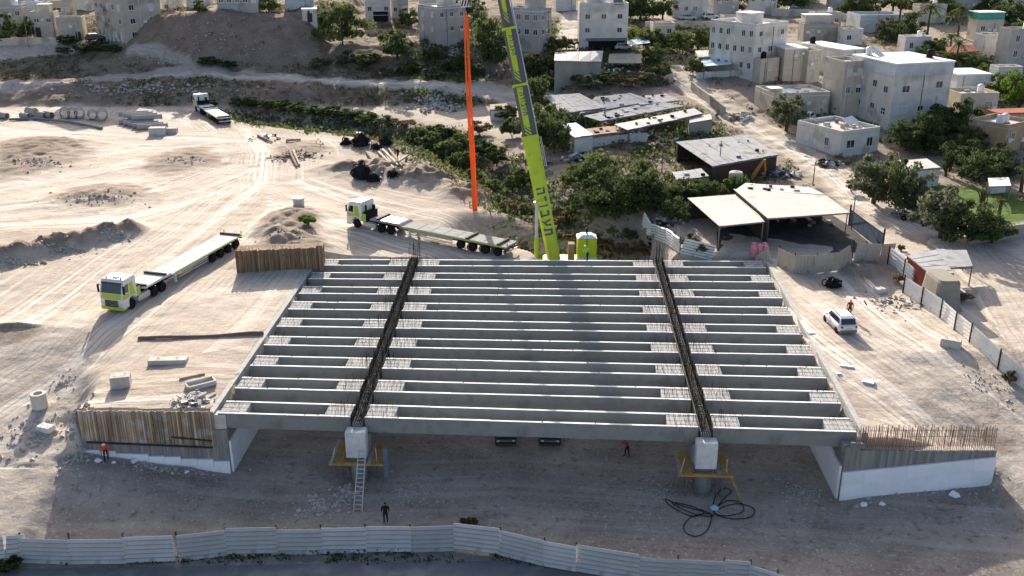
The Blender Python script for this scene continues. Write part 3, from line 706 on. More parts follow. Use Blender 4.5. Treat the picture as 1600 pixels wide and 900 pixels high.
fence('site_fence', 'short bulging sheet fence beside the red container', fp, 1.9, M['sheet_white'], 5, postside=-.16, plen=3.0, dep=.03)
fp = [at(x, y) for x, y in [(1186, 432), (1240, 428), (1310, 424), (1392, 408)]]
fence('site_fence', 'white upright ribbed fence in front of the open carport', fp, 2.1, M['sheet_tan'], 5, True, plen=2.4, jit=.08, dep=.06)
fp = [at(x, y) for x, y in [(1003, 352), (1030, 378), (1062, 402), (1110, 424)]]
fence('site_fence', 'pale sheet fence running down beside the green thicket', fp, 1.9, M['sheet_white'], 6, plen=3)
# ================================================================== VEHICLES
def wheel_mesh():
    b = MB(); b.lathe([(.30, -.15), (.48, -.15), (.52, -.11), (.52, .11), (.48, .15), (.30, .15)], axis='y', n=18); ty = b.mesh('tyre', M['black'])
    b = MB(); b.lathe([(.10, -.17), (.16, -.16), (.20, -.11), (.31, -.13), (.31, .13), (.2, .11), (.1, .13)], axis='y', n=14); ri = b.mesh('rim', M['rim'])
    return ty, ri
TY, RI = wheel_mesh()
def wheel(parent, x, y, r=.52, dual=False, s=1.0):
    w = thing('wheel', (x, y, r)); w.parent = parent; k = r / .52
    a = link('tyre', TY, w, scale=(k, k * (1.9 if dual else 1) * s, k)); c = link('rim', RI, w, scale=(k, k * (1.75 if dual else 1) * s, k))
    return w
def truck(front, rear, label, far=False, sleeper=True, load=0):
    f = Vector(front); r = Vector(rear); d = f - r; L = math.hypot(d.x, d.y)
    t = thing('flatbed_truck', ((f.x + r.x) / 2, (f.y + r.y) / 2, (f.z + r.z) / 2), math.atan2(d.y, d.x), label, 'truck', 'lime and white flatbed trucks of the site')
    t.rotation_euler = (0, -math.atan2(f.z - r.z, L), math.atan2(d.y, d.x))
    h = L / 2; X = lambda x: h + x                # x measured back from the bumper (negative)
    # cab shell: side profile lofted across the width with rounded corners
    cab = thing('cab', (0, 0, 0)); cab.parent = t
    prof = [(-.05, .42), (0, .62), (.0, 1.35), (-.10, 2.0), (-.42, 2.98), (-.62, 3.22), (-2.15, 3.30), (-2.28, 3.1), (-2.28, 1.05), (-1.98, 1.02), (-1.86, 1.25), (-1.45, 1.36), (-1.05, 1.25), (-.92, .95), (-.88, .42)]
    b = MB(); rings = []
    for y, k in ((-1.25, .965), (-1.18, 1.0), (1.18, 1.0), (1.25, .965)):
        rings.append([(X(-1.15 + (p[0] + 1.15) * k), y, 1.6 + (p[1] - 1.6) * k) for p in prof])
    b.loft(rings); b.build('shell', M['white'], cab)
    b = MB(); b.hexa([(X(.012), -1.08, 1.42), (X(.012), 1.08, 1.42), (X(-.05), 1.08, 1.42), (X(-.05), -1.08, 1.42), (X(-.075), -1.08, 1.92), (X(-.075), 1.08, 1.92), (X(-.15), 1.08, 1.92), (X(-.15), -1.08, 1.92)]); b.build('front_panel', M['lime_truck'], cab)
    b = MB(); b.hexa([(X(-.082), -1.12, 1.97), (X(-.082), 1.12, 1.97), (X(-.2), 1.12, 1.97), (X(-.2), -1.12, 1.97), (X(-.36), -1.06, 2.86), (X(-.36), 1.06, 2.86), (X(-.5), 1.06, 2.86), (X(-.5), -1.06, 2.86)]); b.build('windscreen', M['glass'], cab)
    b = MB(); b.box(X(-.52), X(-.28), -1.1, 1.1, 2.87, 2.97); b.build('sun_visor', M['timber'], cab)
    b = MB()
    for i in range(5): b.box(X(-.03), X(.03), -.72, .72, .66 + i * .135, .755 + i * .135)
    b.build('grille', M['black'], cab)
    b = MB(); b.box(X(-.03), X(.035), -.74, .74, 1.325, 1.40); b.build('grille_trim', M['alu'], cab)
    b = MB(); b.bev(X(-.55), X(.07), -1.24, 1.24, .34, .64, .06); b.build('bumper', M['lime_truck'], cab)
    for s in (-1, 1):
        b = MB(); b.bev(X(-.1), X(.045), s * .96 - .2, s * .96 + .2, .72, 1.0, .04); b.build('headlight', M['alu'], cab)
        b = MB(); b.hexa([(X(-.32), s * 1.256, 1.98), (X(-1.05), s * 1.256, 1.9), (X(-1.05), s * 1.235, 1.9), (X(-.32), s * 1.235, 1.98), (X(-.56), s * 1.25, 2.72), (X(-1.1), s * 1.25, 2.74), (X(-1.1), s * 1.23, 2.74), (X(-.56), s * 1.23, 2.72)]); b.build('side_window', M['glass'], cab)
        b = MB(); b.hexa([(X(-1.2), s * 1.258, 1.45), (X(-1.98), s * 1.258, 1.45), (X(-1.98), s * 1.235, 1.45), (X(-1.2), s * 1.235, 1.45), (X(-1.2), s * 1.254, 2.75), (X(-1.75), s * 1.254, 2.75), (X(-1.75), s * 1.23, 2.75), (X(-1.2), s * 1.23, 2.75)]); b.build('side_stripe', M['lime_truck'], cab)
        b = MB(); b.box(X(-1.1), X(-.1), s * 1.25 - .008, s * 1.25 + .008, 1.38, 1.8); b.build('door_panel', M['lime_truck'], cab)
        b = MB(); b.box(X(-.22), X(-.10), s * 1.42 - .08, s * 1.42 + .08, 1.95, 2.75); b.bar((X(-.25), s * 1.2, 2.7), (X(-.16), s * 1.42, 2.7), .05, .05); b.build('mirror', M['black'], cab)
    for s in (-.8, .8):
        b = MB(); b.lathe([(.07, 0), (.07, .17), (.04, .21)], (X(-.75), s, 3.2), n=8); b.build('beacon', M['lampred'], cab)
    b = MB(); b.bev(X(-1.3), X(-.95), -.3, .3, 3.2, 3.33, .03); b.build('roof_hatch', M['alu'], cab)
    for y in (-.42, .42):
        b = MB(); b.box(X(-7.4), X(-1.2), y - .06, y + .06, .72, .98); b.build('chassis_rail', M['black'], t)
    b = MB(); b.box(X(-2.9), X(-2.4), -1.15, 1.15, .9, 2.1); b.tube((X(-2.6), .75, 2.1), (X(-2.6), .75, 2.9), .12, n=8); b.tube((X(-2.75), -.6, 1.9), (X(-2.75), -.6, 2.7), .2, n=8); b.build('hydraulic_unit', M['black'], t)
    for s in (-1, 1):
        b = MB(); b.bev(X(-2.85), X(-2.35), s * 1.0 - .22, s * 1.0 + .22, 1.0, 1.95, .03); b.build('side_locker', M['lime_truck'], t)
        b = MB(); b.bev(X(-4.3), X(-2.4), s * .95 - .28, s * .95 + .28, .42, .95, .08); b.build('fuel_tank', M['alu'], t)
        wheel(t, X(-1.45), s * 1.05)
        for x in (-5.0, -6.35): wheel(t, X(x), s * .97, dual=True)
        b = MB(); b.box(X(-7.2), X(-4.4), s * .97 - .3, s * .97 + .3, 1.10, 1.14); b.build('mudguard', M['black'], t)
    # trailer
    tr = thing('trailer', (0, 0, 0)); tr.parent = t; E = -L + .15
    b = MB(); prof = [(X(-3.5), 1.50), (X(-7.7), 1.50), (X(-8.1), 1.30), (X(E), 1.30), (X(E), 1.12), (X(-8.3), 1.06), (X(-7.7), 1.26), (X(-3.5), 1.30)]
    b.loft([[(p[0], -1.27, p[1]) for p in prof], [(p[0], 1.27, p[1]) for p in prof]]); b.build('deck', M['deck' if load else 'deck_grey'], tr)
    for s in (-1, 1):
        b = MB(); b.bar((X(-8.2), s * 1.283, 1.2), (X(E), s * 1.283, 1.22), .025, .13); b.build('side_rail', M['lime_truck'], tr)
        b = MB(); b.box(X(E), X(-7.2), s * .5 - .07, s * .5 + .07, .62, 1.118); b.build('main_beam', M['steelgrey'], tr)
        nx = 4; xw = [E + 1.2 + 1.62 * i for i in range(nx)]
        for x in xw: wheel(tr, X(x), s * 1.0, r=.5, dual=True)
        for x in xw:
            b = MB(); b.lathe([(.60, -.25), (.60, .25), (.57, .25), (.57, -.25)], (X(x), s * 1.0, .52), axis='y', n=14); 
            b = MB(); b.box(X(x - .45), X(x + .45), s * 1.0 - .25, s * 1.0 + .25, 1.06, 1.10); b.build('mudguard', M['black'], tr)
        for zz in (.55, .80, 1.0):
            b = MB(); b.bar((X(-9.3), s * 1.2, zz), (X(xw[-1] + 1.0), s * 1.2, zz), .03, .11); b.build('underrun_bar', M['alu'], tr)
        b = MB(); b.box(X(-11.5), X(-10.4), s * 1.05 - .12, s * 1.05 + .12, .65, 1.05); b.build('tool_box', M['lime_truck'], tr)
        b = MB(); b.box(X(-9.1), X(-8.85), s * .85 - .1, s * .85 + .1, .12, 1.1); b.box(X(-9.2), X(-8.75), s * .85 - .2, s * .85 + .2, .06, .12); b.build('landing_leg', M['white'], tr)
        b = MB(); b.bev(X(E) - .06, X(E) + .04, s * .9 - .25, s * .9 + .25, .8, .98, .02); b.build('tail_light', M['lampred'], tr)
        b = MB(); b.bar((X(E - .05), s * 1.1, 1.32), (X(E - .05), s * 1.1, 1.75), .08, .08); b.build('corner_post', M['lime_truck'], tr)
    b = MB(); b.box(X(E) - .1, X(E) + .0, -1.2, 1.2, .55, .70); b.build('rear_bumper', M['white'], tr)
    spots = [(-4.6, 1.503), (E + 5.2, 1.303), (E + 1.1, 1.303)] if load == 0 else [(-3.7, 1.503), (-7.0, 1.503), (E + .5, 1.303)]
    for x, z in spots:
        b = MB(); b.box(X(x - .12), X(x + .12), -1.27, 1.27, z, z + .2); b.build('bolster', M['timber'], tr)
    for i in range(7):
        b = MB(); x = -8.6 - i * (L - 10) / 7; b.box(X(x - (L - 10) / 7 + .14), X(x), -1.2, 1.2, 1.303, 1.325); b.build('deck_plate', M['deck' if load else 'deck_grey'], tr)
    if load == 0:
        b = MB(); b.box(X(-7.4), X(-5.0), -.9, 1.1, 1.503, 1.54); b.build('cover_sheet', M['alu'], tr)
    return t
truck(T1[0], T1[1], 'lime and white flatbed truck facing the camera on the left yard', load=1)
truck(T2[0], T2[1], 'lime and white flatbed truck parked crosswise just behind the bridge', load=0)
truck(T3[0], T3[1], 'small distant flatbed truck driving away below the embankment', load=1)

def car(loc, rz, label, paint, suv=True, roofbars=True, detail=True):
    t = thing('parked_car', loc, rz, label, 'car'); H = 1.66 if suv else 1.46; hl = 2.17 if suv else 2.15
    zb = .30
    # lower body loft along length (x forward), sections half-width / top
    secs = [(-hl, .70, .62, .95), (-hl + .10, .82, .42, 1.02), (-hl + .6, .88, zb, 1.04), (-.9, .90, zb, 1.02), (.3, .90, zb, 1.01), (1.05, .89, zb, 1.0), (hl - .45, .86, zb + .02, .93), (hl - .08, .76, .42, .82), (hl, .66, .52, .70)]
    b = MB(); rings = []
    for (x, w, z0, z1) in secs:
        rings.append([(x, -w * .94, z0), (x, w * .94, z0), (x, w, (z0 + z1) / 2), (x, w * .96, z1 - .06), (x, w * .82, z1), (x, -w * .82, z1), (x, -w * .96, z1 - .06), (x, -w, (z0 + z1) / 2)])
    b.loft(rings); b.build('body', paint, t, True)
    b = MB(); rings = []
    x0, x1 = (-hl + .22, 1.05) if suv else (-1.55, 1.05)
    for (x, w, z) in ((x0, .80, 1.0), (x0 + .28, .74, H - .12), (x0 + .6, .69, H - .02), (-.2, .70, H), (.35, .67, H - .05), (x1, .80, .99)):
        rings.append([(x, -w, min(z, 1.0) - .05 if z < 1.1 else .97), (x, w, min(z, 1.0) - .05 if z < 1.1 else .97), (x, w * (.96 if z > 1.1 else 1), z - .05), (x, w * .86, z), (x, -w * .86, z), (x, -w * (.96 if z > 1.1 else 1), z - .05)])
    b.loft(rings); cb = b.build('cabin', paint, t, False)
    b = MB(); b.hexa([(x0 - .03, -.68, 1.06), (x0 - .03, .68, 1.06), (x0 + .1, .68, 1.06), (x0 + .1, -.68, 1.06), (x0 + .23, -.62, H - .16), (x0 + .23, .62, H - .16), (x0 + .35, .62, H - .16), (x0 + .35, -.62, H - .16)]); b.build('rear_window', M['glass'], t)
    b = MB(); b.hexa([(x1 + .03, -.70, 1.03), (x1 + .03, .70, 1.03), (x1 - .1, .70, 1.03), (x1 - .1, -.70, 1.03), (.42, -.60, H - .09), (.42, .60, H - .09), (.3, .60, H - .09), (.3, -.60, H - .09)]); b.build('windscreen', M['glass'], t)
    for s in (-1, 1):
        for xa, xb_, ta, tb in ((-1.02, -.1, -.98, -.1), (-.02, .80, -.02, .36)) + (((-1.62, -1.12, -1.5, -1.1),) if suv else ()):
            b = MB(); b.hexa([(xa, s * .815, 1.06), (xb_, s * .815, 1.06), (xb_, s * .6, 1.06), (xa, s * .6, 1.06), (ta, s * .712, H - .17), (tb, s * .712, H - .17), (tb, s * .5, H - .17), (ta, s * .5, H - .17)]); b.build('side_window', M['glass'], t)
        for x in (-1.32, 1.33): wheel(t, x, s * .80, r=.345, s=.75)
        b = MB(); b.bev(-hl - .012, -hl + .2, s * .66 - .1, s * .66 + .1, .78, .96, .02); b.build('tail_light', M['lampred'], t)
        b = MB(); b.bev(hl - .3, hl + .0, s * .62 - .13, s * .62 + .13, .64, .78, .02); b.build('headlight', M['alu'], t)
        b = MB(); b.box(.62, .82, s * .97 - .08, s * .97 + .08, 1.0, 1.15); b.build('mirror', paint, t)
        if roofbars: b = MB(); b.bar((-1.3, s * .62, H + .03), (.3, s * .62, H + .02), .05, .05); b.build('roof_rail', M['black'], t)
    b = MB(); b.bev(-hl - .05, -hl + .25, -.78, .78, .34, .56, .04); b.build('rear_bumper', M['steelgrey'] if suv else paint, t)
    b = MB(); b.box(-hl - .02, -hl + .05, -.26, .26, .66, .77); b.build('number_plate', M['plate'], t)
    return t
c0 = at(1337, 516); car(Vector((30.2, 84.2, gz(30.2, 84.2))), R(95), 'white estate car parked beside the right end of the bridge', M['white'])
M['carpaint'] = mat('black car paint', (.02, .02, .022), .15, .05, 1, spec=.7); M['carsilver'] = mat('silver car paint', (.45, .45, .46), .3, .05, 1, spec=.6); M['cardark'] = mat('dark grey car paint', (.05, .055, .06), .2, .05, 1, spec=.7)
for px, lab in ((789, 'black car under the centre span, left one'), (862, 'black car under the centre span, right one')):
    p = P(px, 686, -5.2); y = 70.3; car(Vector((p.x * y / p.y, y + 2.7, gz(p.x * y / p.y, y + 2.7))), R(-88 if px < 800 else -93), lab, M['carpaint'], suv=False, roofbars=False)
for px, py, rz, lab, pt in ((1262, 190, 60, 'white car parked behind the round tree by the lane', 'white'), (975, 79, 5, 'pale car parked below the white cube house', 'carsilver'), (1075, 32, 0, 'silver car parked on the upper street beyond the long white house', 'carsilver'), (1110, 30, 10, 'white car parked on the upper street by the trees', 'white'), (1242, 20, 0, 'grey car by the upper wall at top right', 'carsilver'), (150, 64, 30, 'dark car parked below the tall beige apartment block', 'cardark')):
    car(at(px, py), R(rz), lab, M[pt], roofbars=False)

# ================================================================== CRANE
foot = Vector((4.6, 108.6, -.5)); tip = Vector((-5.3, 121.5, 47.5))
ax = (tip - foot).normalized()
cr = thing('mobile_crane', (6.5, 112.5, gz(6.5, 112.5)), 0, 'lime green telescopic mobile crane standing behind the bridge', 'crane')
co = Vector(cr.location)
side = Vector((0, -1, 0)); side = (side - ax * side.dot(ax)).normalized(); wid = ax.cross(side).normalized()   # side faces the camera
def boom_sec(s0, s1, w_, d, mi, name, parent=None, w1=None):
    b = MB(); rs = []
    for s, w in ((s0, w_), (s1, w1 or w_)):
        c = foot + ax * s - co; ring = []
        for (u, v) in ((-1, .55), (-.62, 1), (.62, 1), (1, .55), (1, -.3), (.8, -.8), (.35, -1), (-.35, -1), (-.8, -.8), (-1, -.3)):
            ring.append(c + wid * (u * w / 2) + side * (v * d / 2))
        rs.append(ring)
    b.loft(rs); return b.build(name, M[mi], parent or cr)
# lengths along the boom from image heights
def s_at(py):
    best = min((abs(proj(foot + ax * s)[1] - py), s) for s in np.arange(0, 50, .1)); return best[1]
s1, s2, s3 = s_at(213), s_at(134), s_at(46)
base = boom_sec(-1.5, s1, 1.5, 1.5, 'lime', 'boom_base', None, 1.82)
sec2 = boom_sec(s1 - .5, s2, 1.62, 1.3, 'boomgrey', 'boom_section'); sec3 = boom_sec(s2 - .5, s3, 1.45, 1.16, 'boomgrey', 'boom_section'); sec4 = boom_sec(s3 - .5, 49.2, 1.28, 1.04, 'boomgrey', 'boom_section')
boom_sec(s1 - .35, s1 + .05, 2.0, 1.66, 'lime', 'boom_collar'); boom_sec(s1 - 1.0, s1 - .8, 1.95, 1.62, 'lime', 'boom_collar'); boom_sec(s2 - .1, s2 + .18, 1.8, 1.44, 'lime', 'boom_collar'); boom_sec(s3 - .1, s3 + .18, 1.6, 1.3, 'lime', 'boom_collar')
boom_sec(48.6, 50, 1.7, 1.7, 'lime', 'boom_head')
# strip of lime on each inner section, with the chevron cuts, and the lettering
def on_face(s, w, d, off=.012): return foot + ax * s + side * (d / 2 + off) + wid * w - co
LET = {  # strokes in a 1 x 1 cell, x right, y up
 'tav': [[(.12, .80), (.92, .80), (.92, 1), (.12, 1)], [(.74, 0), (.92, 0), (.92, .82), (.74, .82)], [(.16, .18), (.34, .18), (.34, .82), (.16, .82)], [(.02, 0), (.34, 0), (.34, .19), (.02, .19)]],
 'ayin': [[(.70, .25), (.88, .35), (.92, 1), (.74, 1)], [(.10, 1), (.28, 1), (.52, .30), (.34, .25)], [(.05, 0), (.25, 0), (.90, .36), (.72, .44)]],
 'bet': [[(.1, .80), (.82, .80), (.82, 1), (.1, 1)], [(.64, .1), (.82, .1), (.82, .82), (.64, .82)], [(.05, 0), (.98, 0), (.98, .19), (.05, .19)]],
 'vav': [[(.40, 0), (.60, 0), (.60, .9), (.40, .9)], [(.25, .80), (.60, .80), (.60, 1), (.25, 1)]],
 'resh': [[(.1, .80), (.85, .80), (.85, 1), (.1, 1)], [(.66, 0), (.85, 0), (.85, .82), (.66, .82)]],
 'he': [[(.08, .80), (.92, .80), (.92, 1), (.08, 1)], [(.74, 0), (.92, 0), (.92, .82), (.74, .82)], [(.12, 0), (.30, 0), (.30, .58), (.12, .58)]]}
def lettering(parent, s_lo, s_hi, d, hgt, w0, mi):
    word = ['tav', 'ayin', 'bet', 'vav', 'resh', 'he']; widths = [1, 1, 1, .62, .9, 1]; tot = sum(widths); n = s_lo; sc = (s_hi - s_lo) / tot
    b = MB()
    for l, wd in zip(word, widths):                # first letter lowest; letter tops look to the right
        for st in LET[l]:
            cx_, cy_ = sum(p_[0] for p_ in st) / 4, sum(p_[1] for p_ in st) / 4; wx = max(p_[0] for p_ in st) - min(p_[0] for p_ in st); wy = max(p_[1] for p_ in st) - min(p_[1] for p_ in st)
            st = [(cx_ + (p_[0] - cx_) * (1.4 if wx < wy else 1), cy_ + (p_[1] - cy_) * (1.3 if wy < wx else 1)) for p_ in st]
            pts = []
            for off in (.010, .022):
                for (x, y) in st: pts.append(on_face(n + (1 - x) * sc * .84 * wd + (.3 * sc * 0), w0 + y * hgt, d, off))
            b.hexa(pts)
        n += sc * wd
    b.build('lettering', M[mi], parent)
def strip(parent, s_lo, s_hi, d, wa, wb, mi='lime'):
    b = MB(); b.hexa([on_face(s_lo, wa, d, .002), on_face(s_lo, wb, d, .002), on_face(s_hi, wb, d, .002), on_face(s_hi, wa, d, .002), on_face(s_lo, wa, d, .009), on_face(s_lo, wb, d, .009), on_face(s_hi, wb, d, .009), on_face(s_hi, wa, d, .009)]); b.build('livery_strip', M[mi], parent)
    for k in range(3):
        b = MB(); o = s_lo - .45 - k * .42
        pts = []
        for off in (.002, .009): pts += [on_face(o, wb, d, off), on_face(o + .2, wb, d, off), on_face(o + .85, wa, d, off), on_face(o + .65, wa, d, off)]
        b.hexa(pts); b.build('livery_chevron', M[mi], parent)
sgn = 1 if (wid.x > 0) else -1
def W(v): return v * sgn
def letters_dir(parent, s_lo, s_hi, d, hgt, mi):
    lettering(parent, s_lo, s_hi, d, W(hgt), W(-hgt * .5), mi)
letters_dir(base, s_at(368), s_at(290), 1.5, .98, 'boomgrey')
strip(sec2, s_at(200), s_at(137), 1.3, W(-.44), W(.24)); strip(sec3, s_at(112), s_at(48), 1.16, W(-.4), W(.22)); strip(sec4, s_at(20), s_at(-35), 1.04, W(-.28), W(.2))
letters_dir(sec2, s_at(180), s_at(144), 1.3, .52, 'boomgrey'); letters_dir(sec3, s_at(88), s_at(54), 1.16, .42, 'boomgrey')
# luffing cylinder
ca = PY(838.5, 402, 106.9) - co; ca.z -= 2.0; cb_ = foot + ax * s_at(316) + side * .8 - wid * W(.7) - co
b = MB(); m_ = ca.lerp(cb_, .52); b.tube(ca, m_, .27, n=10); b.build('luffing_cylinder', M['lime'], cr); b = MB(); b.tube(m_, cb_, .2, n=10); b.build('cylinder_rod', M['alu'], cr)
b = MB(); c = foot + ax * (s_at(316)) - co; b.bar(c + side * .7 - wid * W(1.0), c + side * .7 + wid * W(.3), .4, .45); b.build('cylinder_lug', M['lime'], cr)
b = MB(); a1 = foot + ax * s_at(262) + wid * W(1.0) - co; a2 = foot + ax * (s1 - .2) + wid * W(1.1) - co; b.tube(a1, a2, .04, n=5); b.tube(a1 + wid * W(.25), a2 + wid * W(.12), .03, n=5); b.tube(a1, a1 + wid * W(.25), .05, n=5); b.build('hose_guide', M['alu'], cr)
b = MB(); b.tube(foot + ax * s1 + wid * W(.88) - co, foot + ax * 49 + wid * W(.72) - co, .075, n=6); b.build('hoist_rope', M['alu'], cr)
# superstructure, counterweight, carrier (mostly below the deck edge)
g0 = 0.0
b = MB(); b.bev(-4.2, 3.2, -1.5, 1.5, .75, 1.4, .1); b.build('carrier', M['lime'], cr)
b = MB(); b.bev(-2.8, 2.4, -1.3, 1.3, 1.45, 2.4, .15); b.build('turntable', M['lime'], cr)
for s in (-1, 1):
    for x in (-3.6, -2.0, .5, 2.2): wheel(cr, x, s * 1.25, r=.68)
    for x in (-4.0, 3.0):
        b = MB(); b.box(x - .25, x + .25, min(s * 1.4, s * 3.2), max(s * 1.4, s * 3.2), .8, 1.15); b.tube((x, s * 3.1, .95), (x, s * 3.1, .05), .12, n=8); b.box(x - .45, x + .45, s * 3.1 - .45, s * 3.1 + .45, -.1, .08); b.build('outrigger', M['lime'], cr)
cw = PY(917, 398, 110.5) - co; k = pxm(cw + co); cwid = 31 / k / 2; 
for i in range(2):
    b = MB(); zt_ = cw.z + 1.95; z0 = cw.z - .35; x0 = cw.x - cwid + i * cwid + .02; x1 = x0 + cwid - .04
    b.bev(x0, x1, cw.y, cw.y + 1.8, z0, zt_, .12); b.build('counterweight', M['lime'], cr)
b = MB(); zt_ = cw.z + 1.96; b.hexa([(cw.x - cwid, cw.y - .02, zt_), (cw.x + cwid, cw.y - .02, zt_), (cw.x + cwid, cw.y + 1.8, zt_), (cw.x - cwid, cw.y + 1.8, zt_), (cw.x - cwid * .45, cw.y + .5, zt_ + .35), (cw.x + cwid * .45, cw.y + .5, zt_ + .35), (cw.x + cwid * .45, cw.y + 1.5, zt_ + .35), (cw.x - cwid * .45, cw.y + 1.5, zt_ + .35)]); b.build('counterweight_cap', M['white'], cr)
b = MB(); b.bev(cw.x - cwid * 1.05, cw.x + cwid * 1.05, cw.y - .6, cw.y + 1.2, -.2, cw.z - .36, .1); b.build('counterweight_base', M['white'], cr)
b = MB(); b.box(cw.x - cwid - 1.0, cw.x - cwid - .25, cw.y + .6, cw.y + 1.6, cw.z - 1.2, cw.z + 1.1); b.build('winch_housing', M['rust'], cr)
b = MB(); b.tube((cw.x, cw.y + 1, zt_ + .35), (cw.x, cw.y + 1, zt_ + 1.0), .12, n=6); b.build('mast_light', M['black'], cr)
# hook block with striped cheeks, orange slings
hk = PY(728.5, 12, 121.5); sl_end = at(742.5, 331)
hb = thing('hook_block', hk, 0, 'striped hook block hanging at the top edge above the orange slings', 'hook block')
b = MB(); b.bev(-.6, .6, -.3, .3, .1, 1.6, .12); b.build('cheek_plates', M['white'], hb)
for i in range(4):
    b = MB(); x = -.6 + i * .33; pts = []
    for yy in (-.315, -.303): pts += [(x, yy, .2), (x + .17, yy, .2), (min(.6, x + .5), yy, 1.5), (min(.45, x + .33), yy, 1.5)]
    b.hexa(pts); b.build('warning_stripe', M['black'], hb)
b = MB(); b.tube((-.25, 0, 1.6), (-.2, 0, 40), .03, n=4); b.tube((.25, 0, 1.6), (.2, 0, 40), .03, n=4); b.build('hoist_ropes', M['steelgrey'], hb)
b = MB(); b.path([(0, 0, .1), (.0, 0, -.2), (.22, 0, -.45), (.1, 0, -.7), (-.15, 0, -.65)], .09, n=6); b.build('hook', M['black'], hb)
tp = hk + Vector((0, 0, -.6))
sl = thing('lifting_slings', sl_end, 0, 'bundle of long orange slings hanging from the crane hook', 'sling'); v = tp - sl_end
for i, (dx, dy, w) in enumerate(((-.32, 0, .2), (-.10, .1, .22), (.11, -.06, .2), (.30, .14, .17))):
    b = MB(); n = 12; rs = []
    for k_ in range(n + 1):
        f = k_ / n; c = v * f + Vector((dx * (.75 + .25 * math.sin(3 * f + i)) + .05 * math.sin(7 * f + 2 * i), dy, .0)) * (1 if f < .98 else .5); c.z += (.15 if k_ == 0 else 0)
        rs.append([c + Vector((-w / 2, -.03, 0)), c + Vector((w / 2, -.03, 0)), c + Vector((w / 2, .03, 0)), c + Vector((-w / 2, .03, 0))])
    b.loft(rs); b.build('sling', M['strap'], sl)
    b = MB(); b.path([Vector((dx * .75, dy, .35)), Vector((dx * .75 + .05, dy - .05, .12)), Vector((dx * .75 - .06, dy - .03, .05))], .05, n=5); b.build('sling_hook', M['black'], sl)

